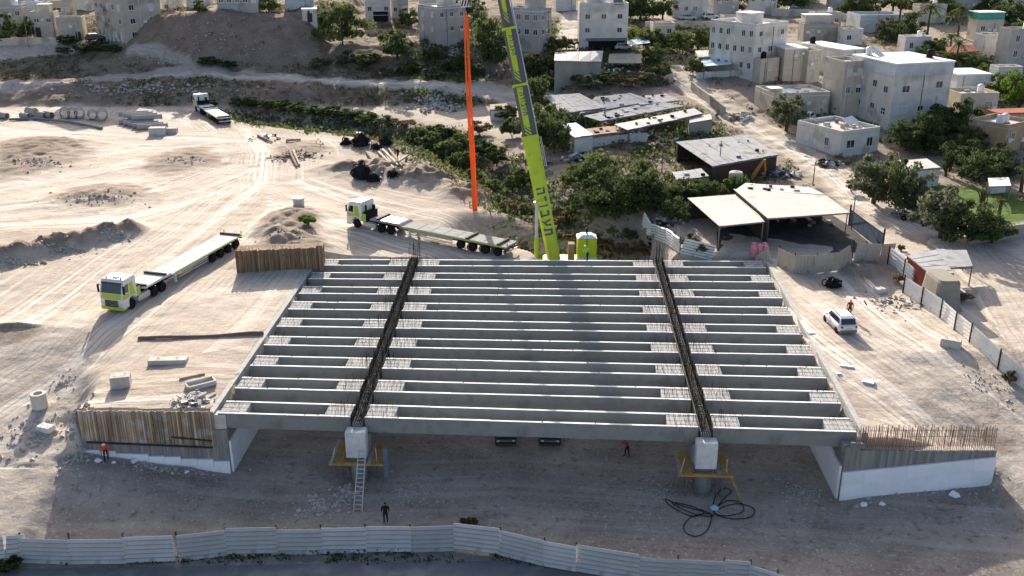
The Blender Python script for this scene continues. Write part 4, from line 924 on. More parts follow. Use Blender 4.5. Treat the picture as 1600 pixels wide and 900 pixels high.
# ================================================================== PEOPLE
def person(loc, rz, label, shirt, legs, pose='stand', helmet=None, scale=1.0):
    J = {'pelvis': (0, 0, .95), 'waist': (0, 0, 1.10), 'chest': (0, .0, 1.34), 'neck': (0, .0, 1.50), 'head0': (0, .02, 1.58), 'head1': (0, .03, 1.68), 'head2': (0, .03, 1.755)}
    lean = {'stand': 0, 'walk': .06, 'bend': .55}[pose]
    def ln(p, k): return (p[0], p[1] + lean * (p[2] - .95) * k, p[2] - (.5 * lean * lean * (p[2] - .95)))
    for n in list(J):
        if n != 'pelvis': J[n] = ln(J[n], 1)
    st = {'stand': .04, 'walk': .24, 'bend': .12}[pose]
    for s, nm in ((-1, 'l'), (1, 'r')):
        J['hip' + nm] = (s * .10, 0, .90); J['knee' + nm] = (s * .11, st * s * .5 + .05, .50); J['ank' + nm] = (s * .12, st * s, .09); J['toe' + nm] = (s * .14, st * s + .17, .05)
        ch = J['chest']; J['sho' + nm] = (s * .19, ch[1], ch[2] + .09)
        fw = .25 if pose == 'bend' else .06
        J['elb' + nm] = (s * .27, ch[1] + fw * .6 - .12 * s * (pose == 'walk'), ch[2] - .18); J['wri' + nm] = (s * .25, ch[1] + fw + .12 - .1 * s * (pose == 'walk'), ch[2] - .40); J['pal' + nm] = (s * .245, ch[1] + fw + .16, ch[2] - .48)
    rad = {'pelvis': .145, 'waist': .135, 'chest': .165, 'neck': .06, 'head0': .075, 'head1': .10, 'head2': .07}
    for nm in 'lr': rad.update({'hip' + nm: .095, 'knee' + nm: .065, 'ank' + nm: .05, 'toe' + nm: .04, 'sho' + nm: .075, 'elb' + nm: .05, 'wri' + nm: .036, 'pal' + nm: .042})
    E = [('pelvis', 'waist'), ('waist', 'chest'), ('chest', 'neck'), ('neck', 'head0'), ('head0', 'head1'), ('head1', 'head2')]
    for nm in 'lr': E += [('pelvis', 'hip' + nm), ('hip' + nm, 'knee' + nm), ('knee' + nm, 'ank' + nm), ('ank' + nm, 'toe' + nm), ('chest', 'sho' + nm), ('sho' + nm, 'elb' + nm), ('elb' + nm, 'wri' + nm), ('wri' + nm, 'pal' + nm)]
    for nm, s in (('l', -1), ('r', 1)):
        p = Vector(J['pal' + nm])
        for k in range(5):
            a = f'f{k}{nm}'; o = Vector(((k - 1.5) * .018 * s, .02, -.07 + .008 * abs(k - 1.5))) if k < 4 else Vector((-s * .04, .03, -.025))
            J[a] = tuple(p + o); rad[a] = .010; b2 = f'g{k}{nm}'; J[b2] = tuple(p + o * 1.5 + Vector((0, .02, -.012))); rad[b2] = .008
            E += [('pal' + nm, a), (a, b2)]
    names = list(J); ix = {n: i for i, n in enumerate(names)}
    me = bpy.data.meshes.new('body_skeleton'); me.from_pydata([J[n] for n in names], [(ix[a], ix[b]) for a, b in E], [])
    o = bpy.data.objects.new('tmp', me); COL.objects.link(o); md = o.modifiers.new('s', 'SKIN'); sv_ = me.skin_vertices[0].data
    for n in names: sv_[ix[n]].radius = (rad[n], rad[n] * (.72 if n in ('waist', 'chest', 'pelvis') else 1)); sv_[ix[n]].use_root = (n == 'pelvis')
    o.modifiers.new('d', 'SUBSURF').levels = 1
    dg = bpy.context.evaluated_depsgraph_get(); nm_ = bpy.data.meshes.new_from_object(o.evaluated_get(dg)); bpy.data.objects.remove(o)
    for m_ in (shirt, legs, 'skin', 'black', 'hair'): nm_.materials.append(M[m_])
    jv = {n: Vector(J[n]) for n in names}
    for p in nm_.polygons:
        c = p.center; n = min(jv, key=lambda k: (jv[k] - c).length - rad[k] * .5)
        p.material_index = 0 if n in ('waist', 'chest', 'neck') or n[:3] in ('sho', 'elb') else 1 if n == 'pelvis' or n[:3] in ('hip', 'kne') else 3 if n[:3] in ('ank', 'toe') else 2
        if n in ('head1', 'head2') and (c.y < jv['head1'].y - .01 or c.z > jv['head1'].z + .05): p.material_index = 4
        p.use_smooth = True
    t = thing('person', loc, rz, label, 'person'); t.scale = (scale,) * 3
    link('body', nm_, t)
    if helmet:
        h = jv['head2']; b = MB(); b.lathe([(.155, -.05), (.15, -.035), (.125, -.03), (.115, .03), (.08, .08), (.02, .10)], (h.x, h.y, h.z), n=12); b.build('helmet', M[helmet], t, True)
    return t
person(Vector((P(178, 704, -3.6).x, 66.5, gz(P(178, 704, -3.6).x, 66.5))), R(200), 'worker in orange shirt and white helmet bending by the left wall', 'hiviz', 'jeans', 'bend', 'white')
person(at(980, 713), R(120), 'worker in dark red bending on the ground under the bridge', 'redcloth', 'darkcloth', 'bend')
person(at(603, 819), R(10), 'person in black standing just behind the front fence', 'darkcloth', 'darkcloth', 'stand')
person(P(918, 409, .06) + Vector((0, .15, 0)), R(30), 'worker in green vest standing on the far edge of the deck', 'greencloth', 'jeans', 'bend', 'white')
person(Vector((31.9, 86.6, gz(31.9, 86.6))), R(160), 'person in red top standing beside the white car', 'redcloth', 'darkcloth', 'stand')
person(at(622, 250), R(40), 'dark dressed person standing by the log pile in the yard', 'darkcloth', 'darkcloth', 'walk')

# ================================================================== SITE THINGS
def cyl_ring(p, r, ri, h, label, name='manhole_ring', mt='conc_old', cat='concrete ring', lid=False):
    t = thing(name, p, 0, label, cat); b = MB(); n = 20
    b.lathe([(ri, 0), (r, 0), (r, h), (r - .04, h + .03), (ri + .03, h + .03), (ri, h), (ri, .0)], n=n, caps=False); b.build('shaft', M[mt], t, False)
    if lid: b = MB(); b.lathe([(r + .1, 0), (r + .1, .14), (.1, .16)], (0, 0, h + .035), n=n); b.build('cover_slab', M['conc_pale'], t)
    return t
cyl_ring(at(63, 637), .62, .34, 1.25, 'upright concrete manhole ring on the left yard')
cyl_ring(at(467, 320), .72, .4, .8, 'round manhole shaft with pale lid left of the crosswise truck', lid=True)
def block(p, rz, sx, sy, sz, label, name='concrete_block', mt='conc_old', chan=False, cat='concrete block'):
    t = thing(name, p, rz, label, cat)
    b = MB(); b.bev(-sx / 2, sx / 2, -sy / 2, sy / 2, -.04, sz, .05); b.build('body', M[mt], t)
    for s in (-1, 1):
        b = MB(); b.path([(s * sx * .25 - .1, 0, sz - .01), (s * sx * .25 - .08, 0, sz + .09), (s * sx * .25 + .08, 0, sz + .09), (s * sx * .25 + .1, 0, sz - .01)], .018, n=4); b.build('lifting_loop', M['rebar'], t)
    return t
bt = block(at(190, 603), R(14), 1.5, 1.2, .95, 'square concrete block with a lime mark on the left yard')
b = MB(); b.box(-.5, .3, -.12, .12, .952, .96); b.build('paint_mark', M['lime_truck'], bt)
block(at(263, 566), R(3), 3.2, .95, .35, 'long flat concrete beam lying on the left yard', 'concrete_slab', cat='concrete slab')
block(at(72, 672), R(-20), 1.3, .8, .4, 'low pale concrete slab below the manhole ring', 'concrete_slab', 'conc_pale', cat='concrete slab')
block(at(1485, 541), R(-28), 1.7, .9, .7, 'concrete block beside the fence right of the car', cat='concrete block')
block(at(247, 211), R(6), 2.7, 1.6, 1.3, 'tall beige concrete box beside the stacked pipes')
block(at(268, 208), R(6), 2.1, 1.2, .9, 'lower beige concrete box at the right end of the pipes')
block(at(1374, 456), R(20), 1.1, .8, .4, 'small white block above the white car', mt='conc_pale')
# U-shaped trough lying open, and a beam beside it
p = at(314, 603); t = thing('concrete_trough', p, R(34), 'open concrete trough lying beside a timber on the left yard', 'trough'); b = MB()
b.box(-1.1, 1.1, -.5, .5, 0, .12); b.build('floor_slab', M['conc_old'], t)
for s in (-1, 1): b = MB(); b.box(-1.1, 1.1, s * .5 - .07, s * .5 + .07, .003, .38); b.build('side_wall', M['conc_old'], t); b = MB(); b.box(s * 1.1 - .06, s * 1.1 + .06, -.42, .42, .003, .36); b.build('end_wall', M['conc_old'], t)
a, c = at(281, 593), at(320, 585); t = thing('timber_beam', a, 0, 'weathered timber beam beside the open trough', 'timber'); b = MB(); b.bar(Vector((0, 0, .08)), c - a + Vector((0, 0, .08)), .22, .16); b.build('beam', M['wood'], t)
# bundle of long rusty bars
a, c = at(216, 531), at(412, 523); t = thing('rebar_bundle', a, 0, 'long bundle of rusty bars lying left of the bridge', 'rebar bundle')
for i in range(9):
    b = MB(); n = 10; pts = []
    for k_ in range(n + 1):
        f = k_ / n; q = a.lerp(c, f); pts.append(Vector((q.x, q.y + (i % 3) * .09 - .1 + .05 * math.sin(5 * f + i), gz(q.x, q.y) + .04 + .08 * (i // 3) + .05 * math.sin(9 * f))) - a)
    b.path(pts, .042, n=5); b.build('bar', M['rust'], t)
# rubble pile of formwork on the yard edge
# pipes laid along the far yard
def pipe(a, c, r, label, name='concrete_pipe', mt='pipe', wall=.13, place=None):
    a = Vector(a); c = Vector(c); d = c - a; L = d.length; t = thing(name, a + Vector((0, 0, r)), math.atan2(d.y, d.x)); ri = r * (1 - wall)
    b = MB(); b.lathe([(ri, 0), (r * 1.0, 0), (r, L - .15), (r * 1.1, L - .14), (r * 1.1, L), (ri, L), (ri, .0)], axis='x', n=16, caps=False); b.build('barrel', M[mt], t, False)
    b = MB(); b.lathe([(ri * .98, .2 * L), (ri * .98, .201 * L), (.01, .202 * L)], axis='x', n=12)
    if place: tag_later(t, label, place, 'pipe', 'concrete pipes in the far yard', proj(a)[0])
    return t
for i, (px, py, r) in enumerate(((12, 186, .55), (46, 186, .5), (56, 182, .8), (72, 186, .6), (82, 186, .62), (102, 186, .85), (114, 186, .85), (126, 186, .85), (147, 188, .8), (161, 189, .95))):
    a = at(px, py); ang = R(-70 + 10 * random.random()) if i > 4 else R(-40 + 20 * random.random()); pipe(a, a - Vector((math.cos(ang) * 1.9, math.sin(ang) * 1.9, 0)), r, 'short open concrete pipe', place='in the far yard row')
for i in range(9):
    a = at(186 + 7 * (i % 5), 195 + 2.1 * (i % 5) - (5 if i > 4 else 0)); ang = R(18); L = 5.2
    o = pipe(a + Vector((0, .2, .85 if i > 4 else 0)), a + Vector((math.cos(ang) * L, math.sin(ang) * L, .85 if i > 4 else 0)), .45, 'long grey pipe', place='in the stack beside the beige boxes')
# long kerb-like steel strip in the far yard
a = at(15, 190); pts = [at(x, y) for x, y in ((15, 189), (60, 188), (110, 193), (160, 203))]; t = thing('pipe_run', a, 0, 'long dark pipe lying in a curve along the far yard', 'pipe'); b = MB(); b.path([q - a + Vector((0, 0, .25)) for q in pts], .22, n=8); b.build('run', M['steelgrey'], t)
# logs and black bundles in the middle yard
for i, (x0, y0, x1, y1) in enumerate(((573, 240, 598, 274), (592, 240, 616, 266), (598, 236, 622, 260), (608, 236, 628, 262), (622, 246, 626, 270), (636, 246, 622, 256), (452, 238, 464, 262), (458, 238, 468, 260), (447, 222, 470, 220), (403, 214, 425, 224))):
    a = at(x0, y0); c = at(x1, y1); t = thing('timber_log', a, 0); b = MB(); d = c - a; b.path([Vector((0, 0, .2)), d * .5 + Vector((0, 0, .22)), d + Vector((0, 0, .2))], [.22, .2, .16], n=7); b.build('trunk', M['wood'] if i % 3 else M['rust'], t)
    tag_later(t, 'pale timber log', 'in the middle yard', 'log', 'logs in the middle yard', x0)
def coil_heap(px, py, w, h, n, label):
    p = at(px, py); t = thing('black_heap', p, 0, label, 'heap'); b = MB(); k = pxm(p); w = w / k; h = h / k
    for i in range(n):
        a = random.uniform(0, 6.28); rr = w * .42 * math.sqrt(random.random()); z = random.uniform(0, h * (1 - rr / w * 1.7)); r = random.uniform(.3, .55)
        c = Vector((rr * math.cos(a), rr * math.sin(a) * .7, z + .05)); tl = Vector((random.uniform(-1, 1), random.uniform(-1, 1), random.uniform(.2, 1.5))).normalized(); q = tl.to_track_quat('Z', 'X'); pts = [c + q @ Vector((r * math.cos(2 * math.pi * s / 9), r * math.sin(2 * math.pi * s / 9), random.uniform(-.04, .04))) for s in range(10)]
        b.path(pts, .07, n=4)
    o = b.build('coils', M['blackpipe'], t); o['kind'] = 'stuff'
    b = MB(); b.lathe([(w * .42, -.1), (w * .34, h * .3), (w * .2, h * .65), (.05, h * .85)], n=9); b.build('core', M['blackpipe'], t)
coil_heap(565, 277, 32, 26, 70, 'big heap of black coiled pipe in the middle yard'); coil_heap(584, 283, 20, 15, 34, 'small heap of black pipe in front of the big heap'); coil_heap(567, 279, 14, 8, 20, 'low clump of black pipe at the big heap'); coil_heap(615, 276, 14, 10, 24, 'small black heap at the log ends')
coil_heap(564, 226, 30, 20, 60, 'black coil heap with a white box at the yard edge'); coil_heap(541, 226, 18, 10, 30, 'black coil heap left of the white box'); coil_heap(602, 226, 22, 12, 40, 'black coil heap right of the white box'); coil_heap(588, 233, 14, 9, 20, 'small black heap nearest the parallel logs')
block(at(562, 214), 0, 1.6, 1.0, .8, 'white box on the black heap at the yard edge', 'white_box', 'white', cat='box')
coil_heap(1300, 447, 26, 12, 40, 'dark tangled heap beyond the white car')
# cable tangle on the shaded ground by the right pier
p0 = at(1110, 800); t = thing('cable_tangle', p0, 0, 'tangle of black cable with a blue bag by the right pier', 'cable'); b = MB()
def loop_px(pts, r=.034):
    P_ = []; n = len(pts)
    for i in range(n * 5):
        f = i / 5; i0 = int(f); u = f - i0; q = [pts[(i0 + k_ - 1) % n] for k_ in range(4)]
        c = [.5 * ((2 * q[1][j]) + (-q[0][j] + q[2][j]) * u + (2 * q[0][j] - 5 * q[1][j] + 4 * q[2][j] - q[3][j]) * u * u + (-q[0][j] + 3 * q[1][j] - 3 * q[2][j] + q[3][j]) * u ** 3) for j in (0, 1)]
        w = P(c[0], c[1], -5.12); P_.append(Vector((w.x, w.y, gz(w.x, w.y) + .07)) - p0)
    b.path(P_ + [P_[0]], r, n=5)
for L_ in ([(1110, 803), (1080, 808), (1068, 825), (1085, 838), (1105, 828)], [(1115, 800), (1150, 787), (1178, 795), (1172, 808), (1140, 810)], [(1115, 798), (1135, 783), (1158, 786), (1160, 800), (1130, 806)], [(1115, 798), (1130, 780), (1143, 768), (1132, 763), (1118, 775)], [(1040, 780), (1065, 790), (1100, 800), (1080, 806), (1050, 792)], [(1050, 786), (1085, 803), (1115, 806), (1095, 796), (1070, 788)]): loop_px(L_)
b.build('cable', M['blackpipe'], t)
q = at(1116, 797) - p0; b = MB(); b.lathe([(.3, 0), (.36, .15), (.2, .3), (.05, .36)], (q.x, q.y, q.z), n=7); b.build('bag', M['blue'], t)
# white foam offcuts on the right yard
for px, py, w, d, rz in ((1323, 574, 1.1, .35, -20), (1357, 598, .9, .6, -30), (1267, 521, .6, .6, 10), (1311, 585, .4, .25, 0)):
    p = at(px, py); t = thing('foam_offcut', p, R(rz)); b = MB(); b.bev(-w / 2, w / 2, -d / 2, d / 2, 0, .12, .02); b.build('sheet', M['foam'], t); tag_later(t, 'white foam offcut lying', 'on the dirt between bridge and car', 'offcut', 'foam offcuts', px)
for px, py, w in ((153, 722, .6), (178, 724, .4), (210, 722, .7), (225, 724, .4), (275, 735, .5), (292, 738, .4), (1350, 790, .6), (1378, 789, .5), (1338, 792, .5), (1490, 776, .8)):
    p = at(px, py); t = thing('debris_piece', p, random.random() * 3); b = MB(); b.hexa([(-w / 2, -w / 3, 0), (w / 2, -w / 4, 0), (w / 3, w / 3, 0), (-w / 3, w / 4, 0), (-w / 3, -w / 5, w / 3), (w / 4, -w / 5, w / 2.6), (w / 4, w / 5, w / 3), (-w / 4, w / 5, w / 4)]); b.build('lump', M['foam'] if random.random() < .6 else M['stone'], t)
    tag_later(t, 'pale lump of debris', 'at the foot of the ' + ('left' if px < 800 else 'right') + ' wing wall', 'debris', 'debris at the wing walls', px)
# loose stones: countless
def stones(name, spec, label):
    Vs = []; Fs = []; o = 0
    base = np.array([(1, 0, 0), (-1, 0, 0), (0, 1, 0), (0, -1, 0), (0, 0, 1), (0, 0, -1)], float); tri = np.array([(0, 2, 4), (2, 1, 4), (1, 3, 4), (3, 0, 4), (2, 0, 5), (1, 2, 5), (3, 1, 5), (0, 3, 5)])
    for (cx, cy, rx, ry, n, smin, smax) in spec:
        a = rng.uniform(0, 6.28, n); r = .62 * np.abs(rng.normal(0, .75, n)) + .05; X = cx + rx * r * np.cos(a); Y = cy + ry * r * np.sin(a); Z = ground(X, Y)
        s = smin + (smax - smin) * rng.random(n) ** 3
        for i in range(n):
            v = base * s[i] * rng.uniform(.6, 1.3, (6, 1)) + rng.uniform(-.2, .2, (6, 3)) * s[i]; an = rng.uniform(0, 6.28); c_, s_ = math.cos(an), math.sin(an)
            v = np.stack([v[:, 0] * c_ - v[:, 1] * s_, v[:, 0] * s_ + v[:, 1] * c_, v[:, 2] * .7], 1) + (X[i], Y[i], Z[i] + s[i] * .2)
            Vs.append(v); Fs.append(tri + o); o += 6
    ob = raw(name, np.concatenate(Vs), np.concatenate(Fs), M['stone']); ob['kind'] = 'stuff'; ob['label'] = label; ob['category'] = 'stones'
def ar(px, py, wpx, dm, n, a=.05, b_=.3):
    p = at(px, py); return (p.x, p.y, wpx / 2 / pxm(p), dm, n, a, b_)
stones('loose_stones', [ar(500, 790, 110, 2.0, 260, .04, .28), ar(640, 770, 130, 3.5, 420, .03, .16), ar(540, 770, 60, 2, 160), ar(1020, 770, 110, 3.5, 300, .03, .13), ar(1250, 770, 90, 2.5, 260, .03, .14), ar(1450, 765, 220, 1.2, 260, .03, .22), ar(260, 735, 220, 1.0, 220, .03, .2), ar(60, 680, 160, 3.0, 340, .04, .25),
    ar(100, 600, 60, 2.0, 90, .04, .18), ar(300, 628, 70, 1.2, 160, .06, .3), ar(680, 160, 110, 7, 520, .1, .7), ar(330, 60, 260, 6, 300, .06, .4), ar(220, 140, 400, 4, 520, .1, .6), ar(250, 95, 200, 5, 200, .08, .4), ar(900, 310, 90, 6, 300, .08, .4), ar(1540, 600, 130, 3.5, 160, .03, .16), ar(700, 85, 200, 5, 300, .1, .6), ar(1380, 470, 120, 5, 160, .04, .2), ar(780, 300, 120, 10, 240, .06, .35), ar(900, 800, 500, 5, 240, .02, .09), ar(20, 410, 120, 2, 160, .05, .3), ar(100, 392, 120, 2, 200, .05, .3), ar(180, 368, 80, 2, 160, .05, .3), ar(160, 308, 170, 3, 200, .04, .25), ar(285, 250, 110, 3, 120, .04, .25), ar(60, 255, 150, 4, 160, .05, .3), ar(120, 690, 50, 3, 200, .05, .3), ar(440, 360, 130, 3, 160, .04, .25), ar(300, 770, 300, 4, 160, .02, .09)], 'loose pale stones and rubble strewn over the site')
# ================================================================== VILLAGE
def wallmat(n, c, stain=(.25, .22, .18)): M[n] = mat(n, c, .9, .2, .35, bump=.01, stain=(stain, .3, .54))
wallmat('w_white', (.62, .59, .54), (.43, .395, .345)); wallmat('w_beige', (.46, .42, .355), (.31, .28, .235)); wallmat('w_cream', (.52, .465, .38), (.35, .31, .25)); wallmat('w_grey', (.43, .41, .38), (.29, .275, .255)); wallmat('w_blue', (.55, .57, .57), (.42, .43, .42)); wallmat('w_orange', (.44, .32, .20), (.3, .22, .15)); wallmat('w_stone', (.36, .33, .28), (.24, .22, .18))
M['r_white'] = mat('white roof', (.76, .75, .73), .8, .08, .4, stain=((.55, .53, .50), .3, .62)); M['r_grey'] = mat('dusty flat roof', (.48, .46, .43), .9, .2, .5, stain=((.28, .27, .25), .4, .6)); M['r_red'] = mat('red tile roof', (.34, .13, .085), .8, .2, 2); M['frame'] = mat('window frame', (.62, .62, .6), .5, .05, 1); M['solar'] = mat('solar glass', (.05, .06, .09), .1, .1, 1, spec=.8); M['shade'] = mat('painted bay shade', (.02, .02, .02), .9, .1, 1)
M['tin'] = mat('old tin roof', (.40, .40, .395), .9, .3, .5, stain=((.24, .23, .21), .5, .54), spec=.0); M['tinlight'] = mat('white tin roof', (.50, .475, .44), .8, .1, .5, stain=((.38, .36, .33), .4, .60)); M['tarp_blue'] = mat('pale blue tarp', (.42, .58, .66), .6, .1, .8); M['tarp_green'] = mat('green netting', (.10, .36, .26), .8, .15, 2); M['tarp_tan'] = mat('tan tarpaulin', (.48, .41, .32), .85, .2, 1.0); M['containerred'] = mat('red container paint', (.22, .06, .05), .7, .25, 1)
_winc = {}
def window(parent, face, u, z, w, h):                 # face 'f' (y=0, looks -y) or 's' (x=0, looks -x)
    key = (round(w, 2), round(h, 2))
    if key not in _winc:
        b = MB(); t_ = .09
        for (x0, x1, z0, z1) in ((-w / 2, w / 2, -h / 2, -h / 2 + t_), (-w / 2, w / 2, h / 2 - t_, h / 2), (-w / 2, -w / 2 + t_, -h / 2 + t_, h / 2 - t_), (w / 2 - t_, w / 2, -h / 2 + t_, h / 2 - t_), (-.03, .03, -h / 2 + t_, h / 2 - t_)): b.box(x0, x1, -.07, .0, z0, z1)
        b.box(-w / 2 - .08, w / 2 + .08, -.15, 0, -h / 2 - .09, -h / 2 - .004); f = b.mesh('window', M['frame'])
        b = MB(); b.box(-w / 2 + t_, w / 2 - t_, -.02, -.004, -h / 2 + t_, h / 2 - t_); p = b.mesh('pane', M['glass']); _winc[key] = (f, p)
    f, p = _winc[key]
    o = link('window', f, parent, loc=(u, -.004, z) if face == 'f' else (-.004, u, z), rz=0 if face == 'f' else -math.pi / 2)
    pp = link('pane', p, o)
    if random.random() < .3: pp.material_slots[0].link = 'OBJECT'; pp.material_slots[0].material = M[random.choice(['frame', 'w_blue', 'steelgrey'])]
    return o
def water_tank(parent, x, y, z, r=.55, white=True):
    b = MB(); b.lathe([(r, 0), (r, 1.1), (r * .5, 1.3), (.08, 1.34)], (x, y, z + .25), n=12); o = b.build('water_tank', M['white' if white else 'black'], parent)
    b = MB(); b.box(x - r, x + r, y - r, y + r, z, z + .24); b.build('stand', M['steelgrey'], o)
def solar(parent, x, y, z, w=2.0, rz=0):
    b = MB(); pts = [(-w / 2, -1, .15), (w / 2, -1, .15), (w / 2, .8, 1.2), (-w / 2, .8, 1.2)]; 
    q = [Vector((x, y, z)) + rot2(p, rz) for p in pts]; n = Vector((0, 0, .06)); b.hexa([*q, *[p + n for p in q]]); o = b.build('solar_panel', M['r_white'] if rz else M['solar'], parent)
    b = MB(); b.tube(q[2], (q[2].x, q[2].y, z), .04, n=4); b.tube(q[3], (q[3].x, q[3].y, z), .04, n=4); b.build('leg', M['steelgrey'], o)
def house(label, cx, base, top, wl, wr, al, wm='w_white', roof='r_white', fw=None, sw=None, depth=None, par=.55, slab=0.0, extras=(), door=None, cat='house', name='house', front_w=None, zc=None, band=None, group='houses of the hillside village'):
    c = at(cx, base); k = pxm(c); phi = math.atan2(CAMH - c.z, c.y); a = R(al)
    H = (base - top) / (k * math.cos(phi)); Lr = front_w or wr / k / math.cos(a); Ll = depth or (wl / k / max(.2, math.sin(a)) if wl else Lr * .9)
    t = thing(name, c, a, label, cat, group)
    sink = 2.5
    b = MB(); b.box(0, Lr, 0, Ll, -sink, H - .12); b.build('wall', M[wm], t)
    b = MB(); b.box(-slab, Lr + slab, -slab, Ll + slab, H - .117, H + (.12 if slab else -.02)); rf = b.build('roof', M[roof], t)
    if par and not slab:
        for (x0, x1, y0, y1) in ((0, Lr, 0, .18), (0, Lr, Ll - .18, Ll), (0, .18, .18, Ll - .18), (Lr - .18, Lr, .18, Ll - .18)):
            b = MB(); b.box(x0, x1, y0, y1, H - .017, H + par); b.build('parapet', M[wm], rf)
    if band:
        b = MB(); b.box(-.12, Lr + .12, -.12, Ll + .12, H - band, H - .12); b.build('upper_cladding', M['w_blue'], t)
    st = 3.0
    for face, spec, L in (('f', fw, Lr), ('s', sw, Ll)):
        if not spec: continue
        if isinstance(spec, tuple):
            cols, rows = spec[:2]; w, h = (spec[2], spec[3]) if len(spec) > 2 else (1.15, 1.15)
            for r_ in range(rows):
                for q in range(cols):
                    if random.random() < .06: continue
                    window(t, face, L * (q + .5) / cols, H - (band or 0) - 1.35 - r_ * min(st, (H - .4) / max(1, rows)), w, h)
        else:
            for (u, v, w, h) in spec: window(t, face, L * u, H * v, w, h)
    for z_ in np.arange(H - (band or 0) - 3.0, 1.2, -3.0):
        b = MB(); b.box(-.05, Lr + .05, -.05, .0, z_, z_ + .14); b.box(-.05, .0, .002, Ll + .02, z_, z_ + .14); b.build('string_course', M[wm], t)
    for q_ in range(random.choice((0, 1, 2, 2, 3))):
        u_ = Lr * random.uniform(.1, .9); z_ = random.uniform(1.5, max(1.8, H - 1.2)); b = MB(); b.bev(u_ - .42, u_ + .42, -.4, -.06, z_, z_ + .6, .04); b.build('air_conditioner', M['frame'], t)
    if H > 4:
        u_ = Lr * random.uniform(.03, .97); b = MB(); b.tube((u_, -.07, 0), (u_, -.07, H - .2), .06, n=5); b.build('drain_pipe', M[random.choice(['steelgrey', 'frame'])], t)
    if door:
        b = MB(); u = door * Lr; b.box(u - .55, u + .55, -.05, -.004, -.3, 2.1); o = b.build('door', M['timber'], t)
    for e in extras:
        if e[0] == 'tank': water_tank(t, Lr * e[1], Ll * e[2], H - .02, white=(len(e) < 4))
        elif e[0] == 'solar': solar(t, Lr * e[1], Ll * e[2], H - .02, rz=R(e[3]) if len(e) > 3 else 0)
        elif e[0] == 'hut':
            x, y, w, d, h = Lr * e[1], Ll * e[2], e[3], e[4], e[5]; b = MB(); b.box(x, x + w, y, y + d, H - .02, H + h); o = b.build('stair_hut', M[e[6] if len(e) > 6 else wm], t); b = MB(); b.box(x - .15, x + w + .15, y - .15, y + d + .15, H + h, H + h + .12); b.build('hut_roof', M['r_white'], o)
        elif e[0] == 'open':                          # flat dark panels painted as the shade of open ground-floor bays
            u0, u1, h = Lr * e[1], Lr * e[2], e[3]; b = MB(); b.box(u0, u1, -.03, -.004, -.2, h); b.build('bay_shade_panel', M['shade'], t)
        elif e[0] == 'awning':
            u0, u1, z, d = Lr * e[1], Lr * e[2], e[3], e[4]; b = MB(); b.hexa([(u0, -d, z - .35), (u1, -d, z - .35), (u1, -.01, z - .05), (u0, -.01, z - .05), (u0, -d, z - .27), (u1, -d, z - .27), (u1, -.01, z + .03), (u0, -.01, z + .03)]); b.build('awning', M['steelgrey'], t)
        elif e[0] == 'balcony':
            face, u, z, w = e[1:]; L = Lr if face == 'f' else Ll; b = MB()
            if face == 'f': b.box(L * u - w / 2, L * u + w / 2, -1.2, -.01, z, z + .16); b.box(L * u - w / 2, L * u + w / 2, -1.2, -1.1, z + .16, z + 1.0)
            else: b.box(-1.2, -.01, L * u - w / 2, L * u + w / 2, z, z + .16); b.box(-1.2, -1.1, L * u - w / 2, L * u + w / 2, z + .16, z + 1.0)
            b.build('balcony', M[wm], t)
        elif e[0] == 'pillars':
            n = e[1]; b = None
            for i in range(n): b = MB(); y = Ll * (i + .5) / n; b.box(-.35, -.01, y - .2, y + .2, -1, e[2]); b.build('pillar', M['w_white'], t)
        elif e[0] == 'junk':
            for i in range(e[1]):
                x, y = random.uniform(.5, Lr - 1), random.uniform(.5, Ll - 1); w = random.uniform(.3, 1.1); b = MB(); b.bev(x, x + w, y, y + w * .7, H - .02, H + random.uniform(.2, .7), .04); b.build('roof_clutter', M[random.choice(['conc_old', 'steelgrey', 'w_stone', 'wood'])], t)
    return t, H, Lr, Ll
T1_ = ('tank', .7, .6); 
house('tall beige apartment block with shadowed balconies at top left', 197, 70, -14, 66, 44, 48, 'w_beige', fw=(2, 4, 1.3, 1.2), sw=(5, 4, 1.1, 1.3), extras=(('balcony', 's', .62, 6.5, 3), ('balcony', 's', .62, 3.4, 3), ('pillars', 7, 2.6)))
house('cream house with a dark doorway behind the left street wall', 52, 58, 24, 5, 36, 6, 'w_cream', 'r_grey', fw=(2, 1, 1.2, 1.0), door=.25, extras=(('hut', .3, .3, 2.5, 2.5, 2.0), ('junk', 4)))
house('plain beige block left of the tall apartment block', 92, 66, 33, 5, 38, 8, 'w_beige', 'r_grey', fw=None, door=.8)
house('grey white house at the left picture edge', -6, 46, 14, 6, 42, 8, 'w_grey', 'r_white', fw=(3, 1), extras=(T1_, ('hut', .1, .4, 3, 3, 2.2)))
house('low pale blue house between the left rooftops', 36, 28, 8, 5, 28, 6, 'w_blue', 'r_white', fw=(2, 1), extras=(T1_,))
house('beige flat roofed house above the cream house', 76, 30, 8, 5, 36, 6, 'w_cream', 'r_grey', fw=(3, 1), extras=(('hut', .5, .3, 3, 3, 2),))
house('narrow white house above the left end of the mound', 254, 18, -12, 5, 27, 8, 'w_white', 'r_white', fw=(2, 2), extras=(T1_,))
house('low white house at the top behind the mound', 292, 14, -6, 5, 36, 5, 'w_white', 'r_white', fw=(3, 1), extras=(T1_,))
house('wide pale house at the top above the mound crest', 340, 14, -8, 5, 62, 4, 'w_grey', 'r_white', fw=(5, 1), extras=(T1_, ('tank', .3, .5)))
house('blue white house above the bare mound cut', 446, 16, -14, 6, 44, 10, 'w_blue', 'r_white', fw=(4, 1), extras=(T1_,))
house('small white hut on the mound brow beside the big tree', 473, 33, 16, 6, 22, 12, 'w_white', 'r_white', door=.5, par=0, slab=.1, cat='hut')
